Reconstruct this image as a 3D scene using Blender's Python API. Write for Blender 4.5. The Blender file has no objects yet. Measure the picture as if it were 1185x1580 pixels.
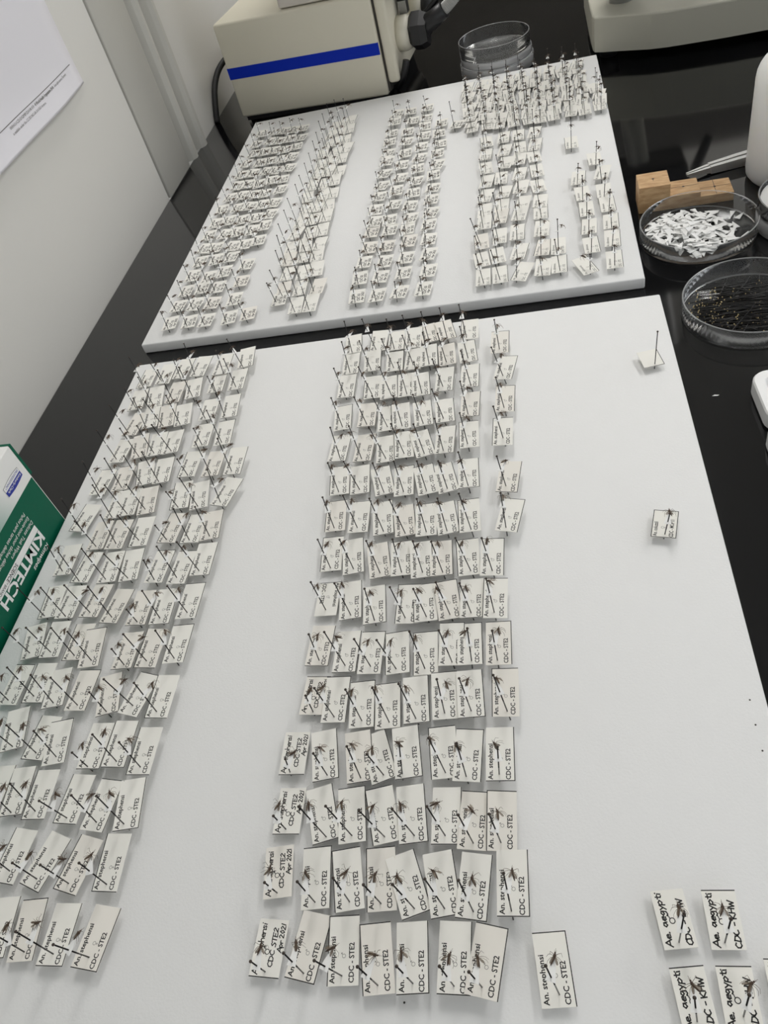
import bpy, bmesh, math, random
from mathutils import Vector, Matrix, Quaternion
R0 = random.Random(7)
scene = bpy.context.scene
col = scene.collection
PI = math.pi

# ------------------------------------------------------------------ camera
CAM = (0.36074, -0.54579, 0.35920)
cam_data = bpy.data.cameras.new('camera')
cam_data.sensor_fit = 'VERTICAL'
cam_data.sensor_height = 24.0
cam_data.lens = 1197.72 / 1580.0 * 24.0
cam_data.clip_start = 0.01
cam = bpy.data.objects.new('camera', cam_data)
col.objects.link(cam)
right = Vector((0.970378, 0.103151, -0.218463)); down = Vector((-0.070241, -0.744745, -0.663643)); fwd = Vector((-0.231155, 0.659330, -0.715438))
m = Matrix((right, -down, -fwd)).transposed().to_4x4()
m.translation = Vector(CAM)
cam.matrix_world = m
scene.camera = cam

# ------------------------------------------------------------------ world and exposure
world = bpy.data.worlds.new('world'); scene.world = world
world.use_nodes = True
bg = world.node_tree.nodes['Background']
bg.inputs[0].default_value = (0.93, 0.96, 1.0, 1); bg.inputs[1].default_value = 0.95
vs = scene.view_settings
vs.view_transform = 'Standard'; vs.look = 'None'; vs.gamma = 1.0; vs.use_curve_mapping = False
vs.exposure = 0.0
LAMP_POWER = 11.7      # brightness of the ceiling panels (built below with the room)
scene.cycles.max_bounces = 10
scene.cycles.transparent_max_bounces = 24
scene.cycles.caustics_reflective = False
scene.cycles.caustics_refractive = False

T = 0.00929            # thickness of the foam boards

# ------------------------------------------------------------------ materials
def s2l(c):
    return tuple((v/12.92 if v <= 0.04045 else ((v+0.055)/1.055)**2.4) for v in c)
def rgb(r, g, b): return s2l((r/255, g/255, b/255)) + (1,)
def mat(name, color, rough=0.5, metal=0.0, spec=0.5, noise=0.0, nscale=60, bump=0.0, bscale=400, coat=0.0, alpha=1.0, emit=None, sss=0.0):
    mt = bpy.data.materials.new(name); mt.use_nodes = True
    nt = mt.node_tree; p = nt.nodes['Principled BSDF']
    p.inputs['Base Color'].default_value = color
    p.inputs['Roughness'].default_value = rough
    p.inputs['Metallic'].default_value = metal
    p.inputs['Specular IOR Level'].default_value = spec
    p.inputs['Coat Weight'].default_value = coat
    p.inputs['Alpha'].default_value = alpha
    if sss: p.inputs['Subsurface Weight'].default_value = sss; p.inputs['Subsurface Radius'].default_value = (0.03, 0.028, 0.025); p.inputs['Subsurface Scale'].default_value = 1.0
    if noise or bump:
        tc = nt.nodes.new('ShaderNodeTexCoord')
    if noise:
        n = nt.nodes.new('ShaderNodeTexNoise'); n.inputs['Scale'].default_value = nscale; n.inputs['Detail'].default_value = 4
        nt.links.new(tc.outputs['Object'], n.inputs['Vector'])
        mx = nt.nodes.new('ShaderNodeMix'); mx.data_type = 'RGBA'
        mx.inputs[6].default_value = tuple(v*(1-noise) for v in color[:3]) + (1,)
        mx.inputs[7].default_value = tuple(min(1, v*(1+noise)) for v in color[:3]) + (1,)
        nt.links.new(n.outputs['Fac'], mx.inputs[0]); nt.links.new(mx.outputs[2], p.inputs['Base Color'])
    if bump:
        b = nt.nodes.new('ShaderNodeBump'); b.inputs['Strength'].default_value = bump; b.inputs['Distance'].default_value = 0.0005
        n2 = nt.nodes.new('ShaderNodeTexNoise'); n2.inputs['Scale'].default_value = bscale; n2.inputs['Detail'].default_value = 3
        nt.links.new(tc.outputs['Object'], n2.inputs['Vector'])
        nt.links.new(n2.outputs['Fac'], b.inputs['Height']); nt.links.new(b.outputs['Normal'], p.inputs['Normal'])
    if emit:
        p.inputs['Emission Color'].default_value = emit[0]; p.inputs['Emission Strength'].default_value = emit[1]
    return mt
def clear_mat(name, tint, refl, haze):
    """thin clear polystyrene: mostly see-through, glossy at grazing angles"""
    mt = bpy.data.materials.new(name); mt.use_nodes = True
    nt = mt.node_tree; nt.nodes.remove(nt.nodes['Principled BSDF'])
    out = [n for n in nt.nodes if n.type == 'OUTPUT_MATERIAL'][0]
    tr = nt.nodes.new('ShaderNodeBsdfTransparent'); tr.inputs[0].default_value = tint
    gl = nt.nodes.new('ShaderNodeBsdfGlossy'); gl.inputs['Roughness'].default_value = 0.1; gl.inputs[0].default_value = (0.95, 0.95, 0.95, 1)
    fr = nt.nodes.new('ShaderNodeLayerWeight'); fr.inputs[0].default_value = refl
    df = nt.nodes.new('ShaderNodeBsdfDiffuse'); df.inputs[0].default_value = (0.85, 0.85, 0.85, 1)
    m1 = nt.nodes.new('ShaderNodeMixShader'); m2 = nt.nodes.new('ShaderNodeMixShader'); m1.inputs[0].default_value = haze
    nt.links.new(tr.outputs[0], m1.inputs[1]); nt.links.new(df.outputs[0], m1.inputs[2])
    nt.links.new(fr.outputs['Fresnel'], m2.inputs[0]); nt.links.new(m1.outputs[0], m2.inputs[1]); nt.links.new(gl.outputs[0], m2.inputs[2])
    nt.links.new(m2.outputs[0], out.inputs[0])
    return mt
def wood_mat():
    mt = mat('pale_wood', rgb(196, 160, 116), 0.6)
    nt = mt.node_tree; p = nt.nodes['Principled BSDF']
    tc = nt.nodes.new('ShaderNodeTexCoord'); mp = nt.nodes.new('ShaderNodeMapping'); mp.inputs['Scale'].default_value = (60, 300, 220); mp.inputs['Rotation'].default_value = (0, 0.5, 0.15)
    n = nt.nodes.new('ShaderNodeTexNoise'); n.inputs['Scale'].default_value = 1.6; n.inputs['Detail'].default_value = 5; n.inputs['Distortion'].default_value = 0.6
    cr = nt.nodes.new('ShaderNodeValToRGB'); cr.color_ramp.elements[0].position = 0.35; cr.color_ramp.elements[1].position = 0.7
    cr.color_ramp.elements[0].color = rgb(182, 143, 100); cr.color_ramp.elements[1].color = rgb(214, 180, 136)
    nt.links.new(tc.outputs['Object'], mp.inputs[0]); nt.links.new(mp.outputs[0], n.inputs['Vector']); nt.links.new(n.outputs['Fac'], cr.inputs[0]); nt.links.new(cr.outputs[0], p.inputs['Base Color'])
    return mt

M = dict(
    foam=mat('white_foam', rgb(234, 234, 233), 0.85, spec=0.25, noise=0.012, nscale=90, bump=0.25, bscale=900),
    bench=mat('black_epoxy_resin', rgb(17, 17, 18), 0.07, spec=0.33, noise=0.08, nscale=14),
    wall=mat('painted_wall', rgb(218, 216, 210), 0.7, spec=0.3, noise=0.02, nscale=7, bump=0.12, bscale=500),
    cabinet=mat('dark_cabinet', rgb(58, 55, 48), 0.5, noise=0.05, nscale=8),
    trim=mat('painted_trim', rgb(200, 198, 190), 0.45, noise=0.015, nscale=9),
    seam=mat('dark_seam', rgb(60, 57, 52), 0.8),
    ceiling=mat('ceiling_tile_white', rgb(225, 225, 222), 0.9, noise=0.03, nscale=40),
    floor=mat('grey_vinyl_floor', rgb(150, 148, 142), 0.5, noise=0.06, nscale=30),
    diffuser=mat('lamp_diffuser', rgb(255, 255, 255), 0.6, emit=((1.0, 0.985, 0.965, 1), LAMP_POWER)),
    white_metal=mat('white_enamel', rgb(230, 230, 228), 0.4),
    card=mat('card_paper', rgb(242, 240, 233), 0.75, spec=0.25, noise=0.012, nscale=160),
    card_edge=mat('card_paper_aged', rgb(238, 234, 226), 0.75, spec=0.25),
    ink=mat('black_ink', rgb(32, 31, 30), 0.6),
    ink_grey=mat('grey_ink', rgb(112, 110, 106), 0.7),
    point=mat('point_paper', rgb(244, 244, 242), 0.6, spec=0.3),
    pin=mat('black_enamelled_pin', rgb(24, 22, 22), 0.3),
    pin_head=mat('dark_pin_head', rgb(50, 38, 28), 0.3),
    brass=mat('brass_pin_head', rgb(226, 204, 150), 0.4, metal=0.0),
    insect=mat('mosquito_body', rgb(70, 54, 42), 0.65, noise=0.3, nscale=900),
    leg=mat('mosquito_legs', rgb(104, 88, 72), 0.7),
    wing=mat('mosquito_wing', rgb(120, 104, 86), 0.45, alpha=0.55),
    beige=mat("beige_enamel", rgb(216, 211, 193), 0.5, bump=0.06, bscale=1500, noise=0.01, nscale=20),
    beige2=mat('cream_plastic', rgb(212, 208, 192), 0.45),
    pale_case=mat('pale_grey_case', rgb(214, 208, 200), 0.5),
    blue=mat('blue_stripe', rgb(0, 42, 175), 0.5, spec=0.2),
    black=mat('black_plastic', rgb(18, 18, 20), 0.4),
    rubber=mat('black_rubber', rgb(14, 14, 15), 0.65),
    steel=mat('brushed_steel', rgb(215, 215, 213), 0.42, metal=0.8),
    steel_dark=mat('worn_steel', rgb(150, 150, 148), 0.35, metal=1.0),
    scope=mat('microscope_grey', rgb(182, 180, 166), 0.45, noise=0.01, nscale=12),
    hdpe=mat('milky_white_plastic', rgb(252, 249, 244), 0.35, sss=0.9),
    tray=mat('white_plastic', rgb(240, 240, 240), 0.35),
    clear=clear_mat('clear_polystyrene', (0.965, 0.97, 0.97, 1), 0.15, 0.028),
    clear_edge=clear_mat('polystyrene_edge', (0.85, 0.86, 0.86, 1), 0.35, 0.30),  # whiter haze paints in the light that gathers along the rims
    clear_frost=clear_mat('scuffed_polystyrene', (0.95, 0.95, 0.95, 1), 0.25, 0.42),
    green=mat('green_carton', rgb(0, 92, 68), 0.5, spec=0.25, noise=0.02, nscale=60),
    carton=mat('white_carton', rgb(232, 232, 229), 0.45),
    royal=mat('royal_blue_print', rgb(36, 52, 150), 0.45),
    white_ink=mat('white_print', rgb(238, 238, 236), 0.5),
    wood=wood_mat(),
    sheet=mat('printer_paper', rgb(226, 224, 228), 0.8, spec=0.2),
    filter=mat('filter_paper', rgb(243, 243, 243), 0.8, spec=0.2),
)

# ------------------------------------------------------------------ helpers
class MB:
    """collects geometry; build() links it as ONE mesh object"""
    def __init__(s): s.v = []; s.f = []; s.m = []; s.sm = []
    def add(s, verts, faces, mi=0, M4=None, smooth=False):
        o = len(s.v)
        s.v += [tuple(M4 @ Vector(p)) if M4 else tuple(p) for p in verts]
        s.f += [tuple(i+o for i in f) for f in faces]; s.m += [mi]*len(faces); s.sm += [smooth]*len(faces)
        return s
    def box(s, lo, hi, mi=0, M4=None):
        (a, b, c), (d, e, f) = lo, hi
        return s.add([(a,b,c),(d,b,c),(d,e,c),(a,e,c),(a,b,f),(d,b,f),(d,e,f),(a,e,f)],
                     [(3,2,1,0),(4,5,6,7),(0,1,5,4),(1,2,6,5),(2,3,7,6),(3,0,4,7)], mi, M4)
    def rbox(s, lo, hi, r, seg=3, mi=0, M4=None):
        """box with bevelled edges"""
        bm = bmesh.new(); bmesh.ops.create_cube(bm, size=1)
        for v in bm.verts: v.co = Vector([lo[i] + (v.co[i]+0.5)*(hi[i]-lo[i]) for i in range(3)])
        bmesh.ops.bevel(bm, geom=bm.edges[:], offset=r, segments=seg, profile=0.5, affect='EDGES')
        s.bm(bm, mi, M4, True); return s
    def bm(s, bm, mi=0, M4=None, smooth=False):
        bm.verts.index_update()
        s.add([v.co.copy() for v in bm.verts], [[v.index for v in f.verts] for f in bm.faces], mi, M4, smooth); bm.free()
    def tube(s, pts, rad, n=8, mi=0, caps=True, M4=None, smooth=True):
        pts = [Vector(p) for p in pts]
        rads = rad if isinstance(rad, (list, tuple)) else [rad]*len(pts)
        vs_ = []; fs = []
        up = None
        for i, p in enumerate(pts):
            t = (pts[min(i+1, len(pts)-1)] - pts[max(i-1, 0)]).normalized()
            if up is None:
                up = t.orthogonal().normalized()
            else:
                up = (up - t*up.dot(t)); up = up.normalized() if up.length > 1e-6 else t.orthogonal().normalized()
            b = t.cross(up)
            for k in range(n):
                a = 2*PI*k/n
                vs_.append(p + (up*math.cos(a) + b*math.sin(a))*rads[i])
        for i in range(len(pts)-1):
            for k in range(n):
                fs.append((i*n+k, i*n+(k+1) % n, (i+1)*n+(k+1) % n, (i+1)*n+k))
        s.add(vs_, fs, mi, M4, smooth)
        if caps:
            o = len(s.v) - len(vs_)
            s.f += [tuple(o+k for k in reversed(range(n))), tuple(o+(len(pts)-1)*n+k for k in range(n))]; s.m += [mi]*2; s.sm += [False]*2
        return s
    def lathe(s, prof, n=48, mi=0, M4=None, smooth=True, closed=False):
        """prof: list of (r, z); revolved about z"""
        vs_ = []; fs = []
        for r, z in prof:
            for k in range(n):
                a = 2*PI*k/n; vs_.append((r*math.cos(a), r*math.sin(a), z))
        L_ = len(prof)
        for i in range(L_ if closed else L_-1):
            j = (i+1) % L_
            for k in range(n):
                fs.append((i*n+k, i*n+(k+1) % n, j*n+(k+1) % n, j*n+k))
        s.add(vs_, fs, mi, M4, smooth)
        if not closed:
            o = len(s.v) - len(vs_)
            if prof[0][0] > 1e-6: s.f.append(tuple(o+k for k in reversed(range(n)))); s.m.append(mi); s.sm.append(False)
            if prof[-1][0] > 1e-6: s.f.append(tuple(o+(L_-1)*n+k for k in range(n))); s.m.append(mi); s.sm.append(False)
        return s
    def prism(s, poly, z0, z1, mi=0, M4=None):
        n = len(poly)
        vs_ = [(x, y, z0) for x, y in poly] + [(x, y, z1) for x, y in poly]
        fs = [tuple(reversed(range(n))), tuple(range(n, 2*n))] + [(i, (i+1) % n, n+(i+1) % n, n+i) for i in range(n)]
        return s.add(vs_, fs, mi, M4)
    def ellipsoid(s, c, r, n=8, k=6, mi=0, M4=None):
        vs_ = [(c[0], c[1], c[2]-r[2])]; fs = []
        for i in range(1, k):
            ph = -PI/2 + PI*i/k
            for j in range(n):
                a = 2*PI*j/n
                vs_.append((c[0]+r[0]*math.cos(ph)*math.cos(a), c[1]+r[1]*math.cos(ph)*math.sin(a), c[2]+r[2]*math.sin(ph)))
        vs_.append((c[0], c[1], c[2]+r[2]))
        for j in range(n):
            fs.append((0, 1+(j+1) % n, 1+j)); fs.append((len(vs_)-1, 1+(k-2)*n+j, 1+(k-2)*n+(j+1) % n))
        for i in range(k-2):
            for j in range(n):
                fs.append((1+i*n+j, 1+i*n+(j+1) % n, 1+(i+1)*n+(j+1) % n, 1+(i+1)*n+j))
        return s.add(vs_, fs, mi, M4, True)
    def mesh(s, name, mats):
        me = bpy.data.meshes.new(name)
        me.from_pydata(s.v, [], s.f)
        for m_ in (mats if isinstance(mats, (list, tuple)) else [mats]): me.materials.append(m_)
        me.polygons.foreach_set('material_index', s.m); me.polygons.foreach_set('use_smooth', s.sm)
        me.update(); return me
    def build(s, name, mats, parent=None, loc=None, rot=None):
        return put(name, s.mesh(name, mats), parent, loc, rot)

def put(name, me, parent=None, loc=None, rot=None):
    o = bpy.data.objects.new(name, me); col.objects.link(o)
    if parent is not None: o.parent = parent
    if loc is not None: o.location = loc
    if rot is not None: o.rotation_euler = rot
    return o
def tag(o, label=None, cat=None, group=None, kind=None):
    if label: o['label'] = label
    if cat: o['category'] = cat
    if group: o['group'] = group
    if kind: o['kind'] = kind
    return o
def thing(name, label, cat, loc=(0, 0, 0), rz=0.0, group=None):
    o = bpy.data.objects.new(name, None); o.empty_display_size = 0.01; col.objects.link(o)
    o.location = loc; o.rotation_euler = (0, 0, rz)
    return tag(o, label, cat, group)

_tc = {}
def text_geo(s, res=2, bold=0.0, shear=0.0):
    """flat lettering of the words as (verts2d, faces), lower-left at the origin, cap height about 0.73"""
    key = (s, res, bold, shear)
    if key in _tc: return _tc[key]
    cu = bpy.data.curves.new('lettering', 'FONT'); cu.body = s; cu.resolution_u = res; cu.size = 1.0; cu.offset = bold; cu.shear = shear
    ob = bpy.data.objects.new('lettering', cu); col.objects.link(ob)
    dg = bpy.context.evaluated_depsgraph_get()
    me = bpy.data.meshes.new_from_object(ob.evaluated_get(dg))
    v = [(p.co.x, p.co.y) for p in me.vertices]; f = [tuple(p.vertices) for p in me.polygons]
    bpy.data.objects.remove(ob); bpy.data.curves.remove(cu); bpy.data.meshes.remove(me)
    x0 = min(p[0] for p in v)
    v = [(p[0]-x0, p[1]) for p in v]
    _tc[key] = (v, f); return _tc[key]
CAP = max(p[1] for p in text_geo('H')[0])
def text_to(mb, s, org, u, v, length, cap, mi=0, bold=0.0, res=2, shear=0.0):
    """lettering stretched to a given length along u and cap height along v"""
    vv, ff = text_geo(s, res, bold, shear)
    w = max(p[0] for p in vv); org, u, v = Vector(org), Vector(u), Vector(v)
    mb.add([org + u*(p[0]/w*length) + v*(p[1]/CAP*cap) for p in vv], ff, mi)
# simple pen-stroke alphabet: cap height 1, x height .55
PEN = {
 'A': (.75, [[(0,0),(.35,1),(.7,0)],[(.12,.35),(.6,.35)]]), 'n': (.55, [[(0,0),(0,.55)],[(0,.4),(.2,.56),(.42,.5),(.45,0)]]), '.': (.25, [[(.03,0),(.1,.06)]]),
 's': (.45, [[(.4,.5),(.15,.57),(.08,.42),(.35,.2),(.3,.02),(0,.05)]]), 't': (.4, [[(.18,.9),(.18,.1),(.35,0)],[(0,.6),(.38,.62)]]), 'e': (.5, [[(.03,.28),(.42,.32),(.35,.55),(.12,.52),(.03,.25),(.15,.02),(.42,.06)]]),
 'p': (.55, [[(.02,.55),(0,-.38)],[(0,.4),(.25,.58),(.45,.35),(.25,0),(.02,.08)]]), 'h': (.55, [[(0,1),(0,0)],[(0,.38),(.22,.56),(.42,.45),(.45,0)]]), 'i': (.25, [[(.08,.52),(.1,0)],[(.1,.78),(.14,.82)]]),
 'C': (.7, [[(.6,.85),(.35,1),(.05,.7),(.05,.25),(.3,0),(.6,.12)]]), 'D': (.75, [[(.05,1),(.05,0),(.4,.05),(.65,.4),(.55,.8),(.0,1)]]), 'S': (.6, [[(.52,.88),(.25,1),(.06,.78),(.48,.35),(.35,.02),(0,.08)]]),
 'T': (.65, [[(0,.98),(.6,1)],[(.3,.98),(.3,0)]]), 'E': (.6, [[(.5,1),(.05,1),(.03,0),(.52,.02)],[(.04,.5),(.42,.52)]]), '2': (.6, [[(.03,.8),(.25,1),(.48,.75),(.02,.02),(.52,.02)]]), '0': (.55, [[(.25,1),(.03,.5),(.22,0),(.45,.4),(.25,1)]]),
 '1': (.3, [[(.12,1),(.1,0)]]), '3': (.55, [[(.03,.92),(.42,.95),(.2,.55),(.46,.3),(.25,0),(0,.08)]]), 'r': (.4, [[(0,.55),(.03,0)],[(.02,.35),(.18,.55),(.36,.5)]]), 'a': (.55, [[(.42,.5),(.2,.57),(.03,.25),(.18,.0),(.4,.25),(.43,.55),(.47,0)]]),
 'g': (.55, [[(.42,.5),(.2,.57),(.03,.3),(.2,.08),(.42,.35),(.42,-.25),(.2,-.42),(.02,-.25)]]), 'y': (.5, [[(0,.55),(.2,.12)],[(.43,.57),(.1,-.4)]]), 'K': (.65, [[(.05,1),(.05,0)],[(.55,1),(.08,.48),(.58,0)]]), 'H': (.7, [[(.05,1),(.05,0)],[(.58,1),(.58,0)],[(.05,.5),(.58,.52)]]),
 'W': (.85, [[(0,1),(.2,0),(.38,.7),(.58,0),(.8,1)]]), 'b': (.55, [[(0,1),(0,.03),(.3,0),(.44,.28),(.25,.55),(.02,.42)]]), 'm': (.8, [[(0,0),(0,.55)],[(0,.4),(.2,.56),(.34,.45),(.35,0)],[(.35,.4),(.5,.56),(.66,.48),(.68,0)]]), 'G': (.75, [[(.6,.85),(.35,1),(.05,.7),(.05,.25),(.3,0),(.62,.15),(.62,.45),(.35,.45)]]),
 '-': (.5, [[(.05,.42),(.4,.44)]]), ' ': (.35, []), 'd': (.55, [[(.42,.5),(.2,.57),(.03,.25),(.2,0),(.42,.2)],[(.44,1),(.46,0)]]), 'z': (.5, [[(.03,.55),(.42,.55),(.02,.02),(.45,.02)]]), 'u': (.55, [[(0,.55),(.05,.05),(.3,.02),(.42,.55),(.45,0)]]), 'l': (.25, [[(.08,1),(.08,0)]]), 'o': (.5, [[(.22,.56),(.03,.28),(.2,0),(.42,.28),(.22,.56)]]),
}
def stroke(mb, pts, wd, z, mi):
    for a, b in zip(pts, pts[1:]):
        a, b = Vector(a), Vector(b); d = (b-a)
        if d.length < 1e-9: continue
        d.normalize(); n = Vector((-d.y, d.x))*wd/2; e = d*wd*0.35
        q = [a-e-n, b+e-n, b+e+n, a-e+n]
        mb.add([(p.x, p.y, z) for p in q], [(0,1,2,3)], mi)
def pen(mb, s, x, y, cap, length, wd, z, mi, rnd):
    """handwriting running along +y with the letters' tops towards -x (card space)"""
    tot = sum(PEN[c][0] for c in s); k = length/tot; cu = 0.0
    for c in s:
        w, st = PEN[c]; jy = rnd.uniform(-.05, .05); sl = rnd.uniform(-.05, .15)
        for ln in st:
            stroke(mb, [(x - (py+jy)*cap, y + (cu+px+py*sl)*k) for px, py in ln], wd, z, mi)
        cu += w

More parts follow.
